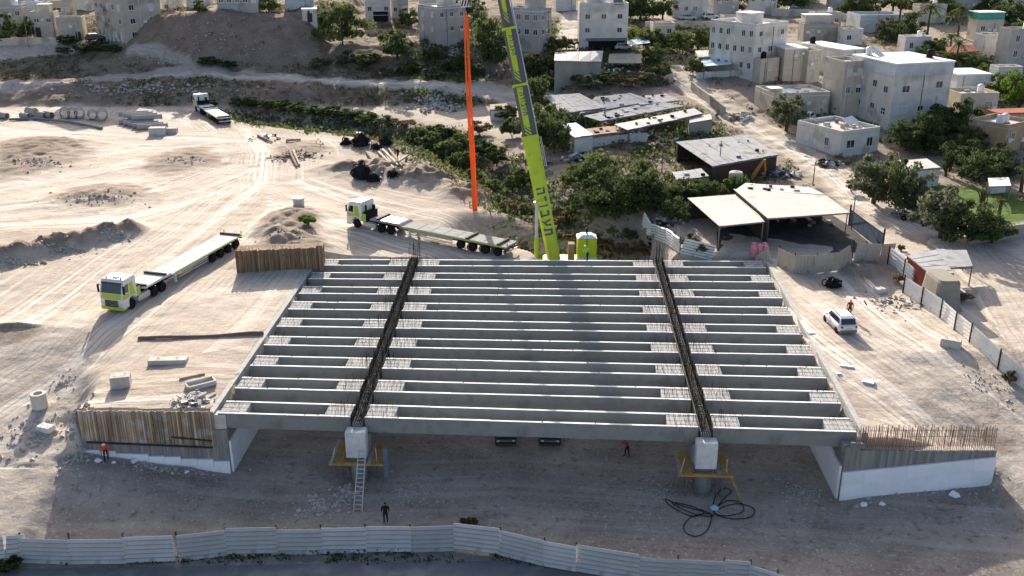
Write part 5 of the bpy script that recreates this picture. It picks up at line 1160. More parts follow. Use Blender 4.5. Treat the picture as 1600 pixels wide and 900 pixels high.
house('pale house with shadowed porch behind the big round tree', 572, 34, -12, 6, 38, 10, 'w_white', 'r_white', fw=(3, 2), extras=(('open', .3, .9, 2.4), T1_))
house('narrow grey house right of the porch house', 612, 28, -10, 5, 26, 8, 'w_grey', 'r_white', fw=(2, 2), extras=(T1_,))
house('unfinished grey concrete house with dark upper storey', 684, 82, 17, 33, 44, 36, 'w_grey', 'r_white', fw=(3, 2, 1.0, 1.1), sw=(2, 2, 1.0, 1.2), par=.4, extras=(('hut', .5, .4, 3.2, 3, 1.6),))
house('weathered grey white house partly hidden behind the crane boom', 843, 84, 21, 52, 19, 58, 'w_grey', 'r_white', fw=(2, 2), sw=(4, 2, 1.2, 1.3), extras=(('hut', .2, .1, 3, 3.5, 2.4), T1_))
house('white cube house with three rows of square windows', 904, 80, 12, 4, 76, 4, 'w_white', 'r_grey', fw=[(.17, .76, 1.15, 1.1), (.5, .76, 1.15, 1.1), (.83, .76, 1.15, 1.1), (.17, .46, 1.15, 1.1), (.5, .46, 1.15, 1.1), (.83, .46, 1.15, 1.1)], extras=(('open', .2, .95, 2.1), ('awning', .15, 1.0, 2.7, 1.6), T1_, ('tank', .5, .3), ('hut', .15, .4, 3.2, 3, 2.2), ('solar', .8, .3)))
house('white house with blue windows at the top right of centre', 1050, 28, -12, 6, 58, 8, 'w_white', 'r_white', fw=(4, 2), extras=(T1_,))
house('grey house beside the dark trees at the top', 1114, 26, -8, 5, 40, 6, 'w_grey', 'r_grey', fw=(3, 1))
house('pale house at the top behind the flat beige roofs', 1168, 22, -8, 5, 46, 6, 'w_white', 'r_white', fw=(3, 1), extras=(T1_,))
house('long three storey white house with many small windows', 1174, 128, 46, 56, 62, 38, 'w_white', 'r_white', fw=(3, 2, 1.1, 1.1), sw=(6, 3, .95, 1.25), extras=(('hut', .3, .35, 4, 3.5, 2.0), ('solar', .15, .5, 35), ('junk', 6), T1_))
house('plain beige block below the long white house', 1186, 132, 98, 20, 34, 30, 'w_cream', 'r_grey', fw=(1, 1, .8, .8), extras=(('tank', .5, .4, 0), ('junk', 4)))
house('cream block with white box storey right of the plain beige block', 1222, 128, 78, 5, 36, 8, 'w_cream', 'r_white', fw=(1, 1, .7, .9), slab=.12, depth=7)
house('cream stair tower with slim arched windows', 1259, 130, 86, 8, 22, 20, 'w_cream', 'r_grey', fw=[(.35, .68, .35, 1.5), (.58, .68, .35, 1.5), (.8, .68, .35, 1.5), (.35, .2, .35, 1.3), (.6, .2, .35, 1.3)], depth=5)
house('pale blue house with broad white roof behind the big white house', 1314, 122, 80, 40, 36, 24, 'w_blue', 'r_white', fw=(2, 1, 1.4, .8), sw=(2, 1, .9, 1.1), slab=.25, extras=(('tank', .1, .8, 0),))
house('big white stained house with grey cladded top storey', 1387, 204, 104, 46, 100, 17, 'w_white', 'r_white', fw=[(.22, .62, 1.5, 1.2), (.5, .65, .9, .8), (.8, .66, 1.4, 1.2), (.2, .30, 1.5, 1.2), (.52, .31, 1.2, 1.0), (.8, .31, 1.4, 1.4)], sw=[(.16, .6, 1.2, 1.2), (.42, .65, 1.2, 1.2), (.75, .65, 1.2, 1.2), (.16, .27, 1.2, 1.2), (.42, .3, 1.2, 1.2), (.75, .3, 1.2, 1.2)], slab=.25, band=2.0, depth=11.5, extras=(('solar', .22, .75, 25), ('tank', .15, .85), ('tank', .85, .35, 0)))
house('lower stained wing on the left of the big white house', 1311, 184, 104, 4, 36, 17, 'w_cream', 'r_grey', fw=(2, 2, 1.1, 1.2), depth=6)
house('long low cream house with white roof below the beige blocks', 1206, 184, 152, 10, 92, 10, 'w_cream', 'r_white', fw=None, depth=8, extras=(('junk', 6), ('hut', .02, .2, 2, 2, 1)))
house('small white flat roofed house with solar panels by the lane', 1311, 247, 212, 45, 72, 27, 'w_white', 'r_grey', fw=[(.25, .55, 1.7, 1.3), (.75, .55, 1.3, 1.5)], sw=[(.3, .55, 1.0, 1.4), (.75, .55, 1.1, 1.2)], extras=(('solar', .72, .45, 20), ('solar', .9, .5, 20), ('junk', 12)))
house('white roofed annex right of the big white house', 1492, 152, 118, 5, 54, 6, 'w_blue', 'r_white', slab=.15, depth=7)
house('low cream annex with dishes on its roof', 1496, 186, 152, 5, 62, 6, 'w_cream', 'r_grey', fw=(2, 1, 1.6, 1.0), depth=6, extras=(('tank', .75, .5), ('junk', 3)))
house('orange beige house at the right picture edge', 1567, 244, 202, 38, 60, 36, 'w_orange', 'r_grey', fw=(2, 1, 1.1, 1.2), extras=(('tank', .3, .4), ('tank', .5, .4)))
house('beige house with red tiled roof at the right edge', 1556, 205, 178, 6, 70, 8, 'w_beige', 'r_red', fw=(2, 1), slab=.3)
house('grey stone villa at the upper right edge', 1570, 108, 52, 6, 52, 10, 'w_grey', 'r_grey', fw=(2, 2, 1.0, 1.4), extras=(T1_,))
house('small pale house left of the grey stone villa', 1532, 92, 60, 5, 34, 8, 'w_white', 'r_grey', fw=(2, 1), extras=(('junk', 3),))
house('cream house carrying a green netted roof frame', 1522, 64, 36, 5, 44, 6, 'w_cream', 'r_grey', fw=(2, 1), extras=(('hut', .05, .2, 6.5, 4, 2.0, 'tarp_green'),))
house('pale grey house at the top right among palms', 1488, 26, -12, 5, 44, 6, 'w_grey', 'r_white', fw=(3, 1))
house('beige stone house with broken parapet at upper right', 1254, 66, 42, 5, 56, 4, 'w_stone', 'r_grey', fw=(2, 1), extras=(('junk', 6), ('hut', .1, .5, 6, 3, 2.2, 'w_cream')))
house('pale blue shed house below the palms', 1342, 50, 28, 5, 74, 5, 'w_blue', 'r_grey', fw=(3, 1, .8, 1.1), depth=8)
house('small pale house at the very top right corner', 1556, 18, -12, 5, 50, 5, 'w_white', 'r_white', fw=(3, 1))
house('low pale house above the blue shed house', 1300, 14, -8, 5, 60, 5, 'w_grey', 'r_grey', fw=(3, 1))
house('pale house at the top left of the crane hook', 655, 12, -14, 5, 40, 5, 'w_white', 'r_white', fw=(3, 1))
house('white house at the top between crane and cube house', 868, 18, -14, 5, 32, 6, 'w_white', 'r_white', fw=(2, 1))
house('cream house with flat roof above the beige stone house', 1270, 46, 24, 5, 44, 5, 'w_cream', 'r_white', fw=(3, 1), extras=(T1_, ('junk', 4)))
house('small white house left of the pale blue shed house', 1318, 70, 50, 5, 30, 8, 'w_white', 'r_grey', fw=(2, 1), extras=(('junk', 3),))
house('white walled house under the tall shaggy palm', 1412, 84, 62, 5, 42, 6, 'w_white', 'r_white', fw=(2, 1, .9, 1.3), extras=(T1_,))
house('cream house at the top between the palms', 1434, 36, 12, 5, 44, 5, 'w_cream', 'r_white', fw=(3, 1), extras=(T1_,))
house('low white house beside the bright green trees', 1556, 134, 110, 5, 40, 6, 'w_white', 'r_white', fw=(2, 1), extras=(('junk', 3),))
house('white flat house at the top behind the upper street wall', 1222, 6, -20, 5, 60, 4, 'w_white', 'r_white', fw=(4, 1), extras=(T1_,))
house('pale narrow house right of the upper street cars', 1130, 52, 30, 5, 30, 5, 'w_cream', 'r_grey', fw=(2, 1))
house('small cream house in the garden right of the cube house', 1020, 58, 40, 5, 34, 5, 'w_cream', 'r_white', fw=(2, 1))
house('white house at the top left street behind the cream house', 20, 12, -12, 5, 50, 5, 'w_white', 'r_white', fw=(3, 1), extras=(T1_,))
house('pale house at the top between beige block and apartments', 108, 16, -12, 5, 36, 5, 'w_white', 'r_grey', fw=(3, 1), extras=(T1_,))
house('white house at the top left corner street', 150, -4, -30, 5, 60, 6, 'w_white', 'r_white', fw=(4, 1)) if False else None
# ---------------- sheds, canopies, walls
def canopy(label, quad, h, mt, posts=True, ribs=0, thick=.07, name='shed', cat='shed', walls=None, wm='w_stone', sag=0.0, junk=0, under=True):
    """quad: four roof corners in the photograph, near-left, near-right, far-right, far-left; h: height above ground (one or four)"""
    hs = h if isinstance(h, (tuple, list)) else (h,) * 4; W_ = []
    for (px, py), hh in zip(quad, hs):
        g = at(px, py); z = g.z
        for _ in range(8): q = P(px, py, z + hh); z = gz(q.x, q.y)
        W_.append(P(px, py, z + hh))
    o = Vector((W_[0].x, W_[0].y, gz(W_[0].x, W_[0].y))); t = thing(name, o, 0, label, cat); L = [w - o for w in W_]; up = Vector((0, 0, thick))
    if ribs:
        n = ribs
        for i in range(n):
            f0, f1 = i / n, (i + 1) / n; e = Vector((0, 0, random.uniform(-.03, .05)))
            a, b_, c, d = L[0].lerp(L[1], f0) + e, L[0].lerp(L[1], f1) + e, L[3].lerp(L[2], f1) + e, L[3].lerp(L[2], f0) + e; g_ = (b_ - a) * .02
            b = MB(); b.hexa([a, b_ - g_, c - g_, d, a + up, b_ - g_ + up, c - g_ + up, d + up]); b.build('roof_sheet', M[mt], t)
    else:
        b = MB(); n = 8; vs = []; fs = []
        for j in range(n + 1):
            for i in range(n + 1):
                p = L[0].lerp(L[1], i / n).lerp(L[3].lerp(L[2], i / n), j / n); p = p - Vector((0, 0, sag * (math.sin(math.pi * i / n) * math.sin(math.pi * j / n) + .35 * random.random()))); vs.append(p)
        m = len(vs); vs += [v - up for v in vs]; st_ = n + 1
        for j in range(n):
            for i in range(n):
                a = j * st_ + i; fs.append((a, a + 1, a + st_ + 1, a + st_)); fs.append((m + a, m + a + st_, m + a + st_ + 1, m + a + 1))
        for i in range(n):
            a = i; fs.append((a, m + a, m + a + 1, a + 1)); a = n * st_ + i; fs.append((a, a + 1, m + a + 1, m + a)); a = i * st_; fs.append((a, a + st_, m + a + st_, m + a)); a = i * st_ + n; fs.append((a, m + a, m + a + st_, a + st_))
        b.add(vs, fs); b.build('roof', M[mt], t)
    if posts:
        for i in range(4):
            p = L[i].lerp((L[0] + L[1] + L[2] + L[3]) / 4, .04); zb = gz(p.x + o.x, p.y + o.y) - o.z; b = MB(); b.tube((p.x, p.y, zb - .1), (p.x, p.y, p.z), .07, n=5); b.build('post', M['steelgrey'], t)
        for i, j in ((0, 1), (3, 2)): b = MB(); b.bar(L[i] - Vector((0, 0, .1)), L[j] - Vector((0, 0, .1)), .1, .14); b.build('edge_beam', M['steelgrey'], t)
    for wsp in (walls or ()):
        i, j = wsp; a, c = L[i].lerp((L[0] + L[2]) / 2, .03), L[j].lerp((L[0] + L[2]) / 2, .03); za = gz(a.x + o.x, a.y + o.y) - o.z - .3; zc = gz(c.x + o.x, c.y + o.y) - o.z - .3; d = (c - a); nn = Vector((-d.y, d.x, 0)).normalized() * .06
        b = MB(); b.hexa([Vector((a.x, a.y, za)) - nn, Vector((c.x, c.y, zc)) - nn, Vector((c.x, c.y, zc)) + nn, Vector((a.x, a.y, za)) + nn, a - nn - Vector((0, 0, .02)), c - nn - Vector((0, 0, .02)), c + nn - Vector((0, 0, .02)), a + nn - Vector((0, 0, .02))]); b.build('wall', M[wm], t)
    for q in range(junk):
        f, g_ = random.uniform(.1, .9), random.uniform(.1, .9); p = L[0].lerp(L[1], f).lerp(L[3].lerp(L[2], f), g_); w = random.uniform(.25, .8); b = MB(); b.bev(p.x - w / 2, p.x + w / 2, p.y - w / 3, p.y + w / 3, p.z + thick, p.z + thick + random.uniform(.1, .35), .04); b.build('roof_weight', M[random.choice(['black', 'steelgrey', 'conc_old', 'timber'])], t)
    return t
canopy('grey tin roofed shed at the left of the livestock sheds', ((876, 178), (947, 168), (905, 146), (852, 150)), 2.6, 'tin', ribs=8)
canopy('grey tin roof with torn corner in the middle of the sheds', ((905, 178), (1022, 158), (985, 146), (930, 152)), (2.4, 2.6, 2.8, 2.6), 'tin', ribs=10, junk=8)
canopy('long grey roof weighted with tyres between the sheds', ((938, 190), (1070, 166), (1028, 158), (912, 182)), (2.2, 2.3, 2.6, 2.5), 'tin', ribs=11, junk=16)
canopy('long pale narrow roof along the front of the sheds', ((980, 204), (1098, 178), (1085, 170), (960, 195)), (2.2, 2.3, 2.4, 2.4), 'tinlight', ribs=9, junk=8)
canopy('dark patched roof behind the long weighted roof', ((1000, 164), (1062, 157), (1040, 147), (985, 152)), 2.4, 'tin', ribs=6, junk=6)
canopy('rusty low roof in front of the livestock sheds', ((925, 212), (985, 205), (972, 196), (915, 202)), 1.9, 'rust', ribs=6, junk=5)
canopy('grey scrap roof below the patchwork shed', ((1058, 282), (1108, 276), (1096, 264), (1050, 270)), 2.0, 'tin', ribs=4, junk=4)
canopy('pale blue lean-to roof in front of the sheds', ((898, 215), (927, 211), (900, 192), (873, 196)), (2.4, 2.4, 2.5, 2.5), 'tarp_blue', ribs=3, walls=((0, 1), (0, 3)), wm='w_white')
canopy('stone sided pen wall with concrete roof right of the sheds', ((1078, 192), (1113, 186), (1110, 178), (1076, 184)), 2.2, 'conc_old', walls=((0, 1), (0, 3)))
canopy('wide grey patchwork roof shed beside the lane', ((1113, 260), (1216, 242), (1168, 211), (1056, 222)), (2.9, 2.6, 2.7, 2.9), 'tin', ribs=9, junk=7, walls=((0, 1), (3, 2)), wm='timber')
canopy('slanting white canopy on thin posts left of the carport', ((1124, 353), (1195, 346), (1158, 303), (1074, 309)), (2.8, 2.8, 2.7, 2.7), 'tinlight', thick=.06, sag=.05, walls=((3, 2),), wm='timber')
canopy('large white open carport beside the dirt lane', ((1200, 341), (1328, 332), (1290, 305), (1146, 295)), (3.3, 3.2, 3.2, 3.3), 'tinlight', thick=.08, sag=.03, walls=((3, 2), (0, 3)), wm='timber')
canopy('crumpled pale strip roof behind the large carport', ((1150, 297), (1290, 305), (1265, 293), (1165, 287)), (2.9, 2.9, 2.7, 2.7), 'tinlight', ribs=6, junk=8)
canopy('white flat canopy hut below the white cube house', ((866, 95), (940, 97), (943, 80), (867, 82)), (2.4, 2.4, 2.5, 2.5), 'tinlight', ribs=4, walls=((0, 1), (0, 3)), wm='w_stone')
canopy('heap of tan tarpaulins over a frame below the cube house', ((950, 98), (1003, 98), (1000, 82), (952, 84)), (1.6, 1.5, 2.0, 2.1), 'tarp_tan', sag=.7)
canopy('small pale blue tarp shelter right of the cube house', ((988, 70), (1016, 66), (1012, 58), (984, 62)), 2.4, 'tarp_blue', sag=.3)
canopy('sagging light blue shade over a yard below the long white house', ((1100, 103), (1144, 100), (1138, 89), (1094, 92)), 2.5, 'tarp_blue', sag=.4)
canopy('white roof of the low brick hut beside the blue shade', ((1092, 90), (1128, 88), (1122, 78), (1086, 80)), 2.4, 'tinlight', ribs=4, walls=((0, 1), (0, 3)), wm='w_orange')
canopy('white roofed garden shed behind the olive trees', ((1425, 266), (1470, 262), (1448, 248), (1402, 252)), 2.5, 'tinlight', ribs=5, walls=((0, 1), (0, 3), (1, 2)), wm='w_blue')
canopy('ribbed grey lean-to roof right of the red container', ((1482, 418), (1520, 417), (1510, 392), (1462, 390)), (2.2, 2.1, 2.2, 2.3), 'tin', ribs=7)
canopy('white gabled garden tent at the far right lawn', ((1546, 291), (1580, 290), (1576, 277), (1544, 278)), 2.1, 'white', walls=((3, 2),), wm='white')
canopy('orange roofed kiosk under the palms at the upper right', ((1480, 84), (1530, 80), (1520, 70), (1478, 74)), 2.6, 'r_red', ribs=4)
canopy('brown tin hut in the scrub behind the crane boom', ((766, 172), (795, 170), (792, 162), (765, 164)), 2.0, 'rust', ribs=3, walls=((0, 1),), wm='w_blue')
# red container with ribbed sides
q = [P(x, y, gz(*P(x, y, 2.6)[:2]) + 2.6) for x, y in ((1452, 426), (1491, 425), (1462, 388), (1419, 388))]; zg = gz(q[0].x, q[0].y)
t = thing('shipping_container', Vector((q[0].x, q[0].y, zg)), 0, 'red ribbed container with pale grey roof by the right fence', 'container'); L = [v - Vector(t.location) for v in q]
b = MB(); b.hexa([Vector((v.x, v.y, -.1)) for v in L] + [Vector((v.x, v.y, 2.5)) for v in L]); b.build('body', M['containerred'], t)
n = 9
for i in range(n):
    a, c, d, e = L[0].lerp(L[3], i / n), L[0].lerp(L[3], (i + .92) / n), L[1].lerp(L[2], (i + .92) / n), L[1].lerp(L[2], i / n); z0 = 2.503 + .03 * (i % 2)
    b = MB(); b.hexa([Vector((v.x, v.y, 2.502)) for v in (a, e, d, c)] + [Vector((v.x, v.y, z0 + .06)) for v in (a, e, d, c)]); b.build('roof_sheet', M['tin'], t)
for i in range(26):
    a = L[0].lerp(L[3], (i + .2) / 26); c = L[0].lerp(L[3], (i + .6) / 26); nn = Vector((-1, 0, 0)) * .06; b = MB(); b.hexa([Vector((a.x, a.y, 0)) + nn, Vector((c.x, c.y, 0)) + nn, Vector((c.x, c.y, 0)) - nn * .1, Vector((a.x, a.y, 0)) - nn * .1, Vector((a.x, a.y, 2.45)) + nn, Vector((c.x, c.y, 2.45)) + nn, Vector((c.x, c.y, 2.45)) - nn * .1, Vector((a.x, a.y, 2.45)) - nn * .1]); b.build('side_rib', M['containerred'], t)
# canvas covered vehicle body
p = at(1484, 489); p.y += 2.6; t = thing('canvas_covered_load', Vector((p.x, p.y, gz(p.x, p.y))), R(2), 'tall load under khaki canvas in front of the red container', 'covered load'); b = MB(); rs = []
for z_, sx_, sy_ in ((-.1, 1.5, 2.3), (.5, 1.25, 2.1), (1.6, 1.15, 2.0), (2.6, 1.08, 1.9), (2.9, .95, 1.7)):
    ring = []
    for i in range(20):
        a = 2 * math.pi * i / 20; c_, s_ = math.cos(a), math.sin(a); e = .35; w_ = (1 + (.07 * (i % 2) if z_ < 1 else 0)); ring.append((math.copysign(abs(c_) ** e, c_) * sx_ * w_, math.copysign(abs(s_) ** e, s_) * sy_ * w_, z_))
    rs.append(ring)
b.loft(rs); b.build('canvas', M['tarp_khaki'], t)
q = [P(x, y, gz(*P(x, y, .1)[:2]) + .05) for x, y in ((1120, 392), (1190, 402), (1300, 396), (1372, 392), (1322, 350), (1290, 330), (1180, 340), (1120, 362))]  # slab added over the yard, its dark colour standing in for carport shade
b = MB(); b.loft([[v for v in q], [v + Vector((0, 0, .06)) for v in q]]); fl = b.build('carport_shade_slab', mat('carport shade tone', (.07, .068, .066), .9, .4, .5)); fl['kind'] = 'structure'; fl['label'] = 'dark slab under the carport yard, coloured for the roof shade'
# crates, trailer, gate
p = at(1186, 402); t = thing('pink_bale', p, 0, 'pink wrapped bale beside the carport entrance', 'bale'); M['pink'] = mat('pink wrap', (.55, .10, .16), .6, .4, 3, col2=(.7, .4, .42))
for i in range(3):
    for j in range(2): b = MB(); b.bev(-.9 + i * .6, -.33 + i * .6, -.5 + j * .55, .02 + j * .55, 0, 1.35 + .1 * ((i + j) % 2), .12); b.build('bag', M['pink'], t)
a, c = at(1326, 352), at(1378, 392); t = thing('yard_gate', a, 0, 'open blue grey metal gate at the carport yard', 'gate'); d = c - a; n = 7
for i in range(n):
    b = MB(); b.bar(d * (i / n) + Vector((0, 0, 1.0)), d * ((i + .94) / n) + Vector((0, 0, 1.0)), .04, 1.9); b.build('sheet_panel', M['navy'], t)
for (f0, z0, f1, z1) in ((0, .1, 1, .1), (0, 1.95, 1, 1.95), (0, .1, .5, 1.95), (.5, 1.95, 1, .1)): b = MB(); b.bar(d * f0 + Vector((0, -.08, z0)), d * f1 + Vector((0, -.08, z1)), .06, .06); b.build('rail', M['black'], t)
for f in (0, 1): b = MB(); b.bar(d * f + Vector((0, 0, -.2)), d * f + Vector((0, 0, 2.6)), .16, .16); b.build('post', M['black'], t)
p = at(1412, 342); t = thing('cage_trailer', p, R(-35), 'grey mesh cage trailer parked under the olive trees', 'trailer'); b = MB(); b.box(-1.5, 1.5, -.8, .8, .45, .55); b.build('bed', M['steelgrey'], t)
for s in (-1, 1):
    b = MB(); b.bar((-1.5, s * .8, 1.3), (1.5, s * .8, 1.3), .05, .05); b.bar((-1.5, s * .8, .9), (1.5, s * .8, .9), .04, .04)
    for i in range(7): b.bar((-1.5 + i * .5, s * .8, .5), (-1.5 + i * .5, s * .8, 1.3), .04, .04)
    b.build('side_rail', M['alu'], t); wheel(t, .2, s * .9, r=.33, s=.6)
# street and garden walls
def wall(label, pts, h, mt, name='garden_wall', th=.25):
    pts = [at(*p) for p in pts]; o = pts[0].copy(); t = thing(name, o, 0, label, 'wall')
    for a, c in zip(pts[:-1], pts[1:]):
        d = Vector((c.x - a.x, c.y - a.y, 0)); n = max(1, int(d.length / 4))
        for i in range(n):
            p, q = a.lerp(c, i / n), a.lerp(c, (i + .997) / n); nn = Vector((-d.y, d.x, 0)).normalized() * th / 2; z0, z1 = gz(p.x, p.y), gz(q.x, q.y)
            b = MB(); P0 = [Vector((p.x, p.y, z0 - 1)), Vector((q.x, q.y, z1 - 1))]; H0 = [Vector((p.x, p.y, z0 + h)), Vector((q.x, q.y, z1 + h))]
            b.hexa([P0[0] - nn - o, P0[1] - nn - o, P0[1] + nn - o, P0[0] + nn - o, H0[0] - nn - o, H0[1] - nn - o, H0[1] + nn - o, H0[0] + nn - o]); b.build('wall_bay', M[mt], t)
    return t
wall('low pale garden wall along the lower right lane', ((1512, 382), (1560, 376), (1640, 366)), 1.7, 'w_stone')
wall('cream street wall below the top left houses', ((0, 72), (48, 70), (90, 72)), 1.6, 'w_cream')
wall('long grey wall along the upper street at top right', ((1205, 24), (1290, 26), (1345, 40)), 1.8, 'w_grey')
wall('pale terrace wall above the bushes right of the cube house', ((1008, 46), (1050, 44), (1118, 46)), 1.8, 'w_cream')
wall('dark fence wall along the lane left of the cream house', ((1080, 140), (1110, 165), (1132, 182)), 1.6, 'w_stone')
wall('white rendered yard wall below the blue shade', ((1088, 124), (1112, 122), (1160, 120)), 1.2, 'w_blue')
wall('grey block wall beneath the blue lean-to', ((888, 238), (950, 226), (1010, 222)), 1.4, 'w_white')
def pole(px, py, h, label):
    p = at(px, py); t = thing('utility_pole', p, 0, label, 'pole'); b = MB(); b.tube((0, 0, -.2), (0, 0, h), .09, .06, n=6); b.build('shaft', M['steelgrey'], t); b = MB(); b.bar((-.5, 0, h - .4), (.5, 0, h - .4), .07, .07); b.build('cross_arm', M['steelgrey'], t)
for a in ((1123, 275, 5, 'thin dark post in front of the patchwork shed'), (1195, 140, 8, 'tall thin pole before the plain beige block'), (1270, 290, 3.2, 'short post at the lane by the carport'), (1034, 270, 4.5, 'thin pole in the scrap yard left of the patchwork shed'), (1368, 62, 9, 'tall pole beside the pale blue shed house'), (45, 74, 7, 'street lamp pole at the left street'), (1330, 360, 4.2, 'dark gate post at the carport corner')): pole(*a)
# scrap and rubbish around sheds
def scrap(label, px, py, wpx, n, mats, sc=1.0):
    p = at(px, py); k = pxm(p); t = thing('scrap_heap', p, 0, label, 'scrap heap')
    for m_ in mats:
        b = MB()
        for i in range(n // len(mats)):
            x, y = random.gauss(0, wpx / k / 4), random.gauss(0, wpx / k / 5); z = gz(p.x + x, p.y + y) - p.z; s = random.uniform(.2, .8); a = random.uniform(0, 3.1); w1, w2 = random.uniform(.1, .7) * sc, random.uniform(.08, .5) * sc; 
            d = Vector((math.cos(a), math.sin(a), random.uniform(-.2, .5))) * s; b.bar(Vector((x, y, z + random.uniform(0, .7) * sc)), Vector((x, y, z + .15 * sc)) + d, w1, w2)
        o = b.build('scrap', M[m_], t); o['kind'] = 'stuff'
scrap('blue and grey scrap heap right of the patchwork shed', 1225, 275, 60, 60, ('navy', 'steelgrey', 'conc_old', 'timber')); scrap('scrap heap by the lane below the small solar house', 1293, 258, 40, 40, ('navy', 'conc_old', 'timber', 'stone'))
scrap('dark scrap heap beside the pale downhill fence', 1035, 350, 55, 60, ('black', 'steelgrey', 'timber', 'conc_old')); scrap('white and rusty scrap in the pen right of the sheds', 1150, 185, 60, 60, ('steelgrey', 'rust', 'conc_old', 'white')); scrap('rubbish in front of the livestock sheds', 1000, 215, 110, 60, ('steelgrey', 'timber', 'blue', 'conc_old'))
scrap('rubbish tip of grey rubble on the bank', 690, 170, 90, 120, ('conc_old', 'steelgrey', 'stone')); scrap('scrap below the pale blue lean-to', 905, 250, 50, 50, ('white', 'conc_old', 'black', 'navy')); scrap('scrap inside the open carport', 1240, 345, 90, 50, ('steelgrey', 'timber', 'conc_old')); scrap('rubbish below the tan tarpaulins', 960, 108, 90, 50, ('white', 'conc_old', 'timber')); scrap('branches and planks left of the log pile', 465, 245, 70, 90, ('wood', 'timber', 'rust'), .4); scrap('planks in the yard beneath the scrub', 420, 215, 50, 24, ('timber', 'wood', 'white'), .5); scrap('wire and planks beyond the white car', 1400, 475, 100, 30, ('timber', 'steelgrey', 'wood'), .25)
scrap('building waste behind the left formwork wall', 300, 628, 60, 60, ('conc_old', 'steelgrey', 'stone'), .4)
M['digger'] = mat('orange machine paint', (.5, .2, .04), .5, .2, 2)
p = at(1180, 282); t = thing('digger_arm', p, 0, 'orange digger arm standing in the scrap by the patchwork shed', 'digger arm'); b = MB(); b.path([(-.5, 0, .2), (.1, 0, 1.4), (1.0, 0, 2.9)], [.3, .28, .16], n=6); b.build('boom', M['digger'], t); b = MB(); b.path([(1.0, 0, 2.9), (1.3, 0, 1.4), (1.1, 0, .5)], [.18, .16, .12], n=6); b.build('stick', M['digger'], t)
p = at(1148, 297); t = thing('storage_tank', p, 0, 'cream round storage tank in the thicket by the carport', 'tank'); b = MB(); b.lathe([(.95, 0), (.95, 2.3), (.85, 2.5), (.1, 2.7)], n=14); b.build('drum', M['w_cream'], t)

# ================================================================== VEGETATION
def leafmat(n, c1, c2, tr=.35):
    m = bpy.data.materials.new(n); m.use_nodes = True; nt = m.node_tree; N = nt.nodes; L = nt.links; out = N['Material Output']; N.remove(N['Principled BSDF'])
    geo = N.new('ShaderNodeNewGeometry'); oi = N.new('ShaderNodeObjectInfo'); mx = N.new('ShaderNodeMix'); mx.data_type = 'RGBA'; mx.inputs[6].default_value = (*c1, 1); mx.inputs[7].default_value = (*c2, 1)
    ad = N.new('ShaderNodeMath'); ad.operation = 'MULTIPLY_ADD'; L.new(geo.outputs['Random Per Island'], ad.inputs[0]); ad.inputs[1].default_value = .65; 
    ml = N.new('ShaderNodeMath'); ml.operation = 'MULTIPLY'; L.new(oi.outputs['Random'], ml.inputs[0]); ml.inputs[1].default_value = .35; L.new(ml.outputs[0], ad.inputs[2]); L.new(ad.outputs[0], mx.inputs[0])
    d = N.new('ShaderNodeBsdfDiffuse'); t = N.new('ShaderNodeBsdfTranslucent'); ms = N.new('ShaderNodeMixShader'); ms.inputs[0].default_value = tr
    L.new(mx.outputs[2], d.inputs[0]); L.new(mx.outputs[2], t.inputs[0]); L.new(d.outputs[0], ms.inputs[1]); L.new(t.outputs[0], ms.inputs[2]); L.new(ms.outputs[0], out.inputs[0]); return m
M['leaf_dark'] = leafmat('dark leaves', (.045, .062, .026), (.115, .142, .058)); M['leaf_mid'] = leafmat('green leaves', (.064, .086, .033), (.155, .185, .075)); M['leaf_olive'] = leafmat('olive leaves', (.085, .095, .058), (.20, .21, .13)); M['leaf_bright'] = leafmat('bright leaves', (.07, .12, .02), (.17, .24, .05)); M['leaf_dry'] = leafmat('dry scrub', (.13, .095, .055), (.25, .19, .105)); M['bark'] = mat('bark', (.10, .075, .055), .9, .3, 2); M['palm_leaf'] = leafmat('palm fronds', (.06, .085, .03), (.15, .16, .07))
def leaf_quads(C, S, r):                                   # centres, sizes -> random quads
    n = len(C); a = r.normal(size=(n, 3)); a /= np.linalg.norm(a, axis=1, keepdims=True); b_ = r.normal(size=(n, 3)); b_ -= a * (a * b_).sum(1, keepdims=True); b_ /= np.linalg.norm(b_, axis=1, keepdims=True)
    a = a * S[:, None]; b_ = b_ * S[:, None] * .62; V_ = np.stack([C - a, C - .1 * a - b_, C + a, C + .1 * a + b_], 1).reshape(-1, 3); return V_, np.arange(n * 4).reshape(n, 4)
def crown_mesh(name, mt, seed, nblob=46, per=60, leaf=.07, flat=.8, spread_=.8, low=.25):
    r = np.random.default_rng(seed); Cs = []
    for i in range(nblob):
        d = r.normal(size=3); d /= np.linalg.norm(d); rad = spread_ * r.random() ** .45; c = d * rad; 
        if c[2] < -low: c[2] = -low * r.random()
        br = .12 + .22 * r.random() ** 1.5; q = r.normal(size=(per, 3)); q /= np.linalg.norm(q, axis=1, keepdims=True); q[:, 2] *= .75; Cs.append(c + q * br * (r.random((per, 1)) ** .35))
    C = np.concatenate(Cs); C[:, 2] *= flat; S = leaf * (.6 + .8 * r.random(len(C))); V_, F_ = leaf_quads(C, S, r)
    o = raw(name, V_, F_, M[mt]); me = o.data; bpy.data.objects.remove(o); return me
CR = {}
for i, m_ in enumerate(('leaf_dark', 'leaf_mid', 'leaf_olive', 'leaf_bright')):
    CR[m_] = [crown_mesh('crown', m_, 10 * i + s, 40, 92, .052, .85, .92, .32) for s in range(3)]
CRB = {m_: [crown_mesh('foliage', m_, 70 + 10 * i + s, 22, 46, .11, .75, .78, .2) for s in range(2)] for i, m_ in enumerate(('leaf_dark', 'leaf_mid', 'leaf_olive', 'leaf_bright', 'leaf_dry'))}
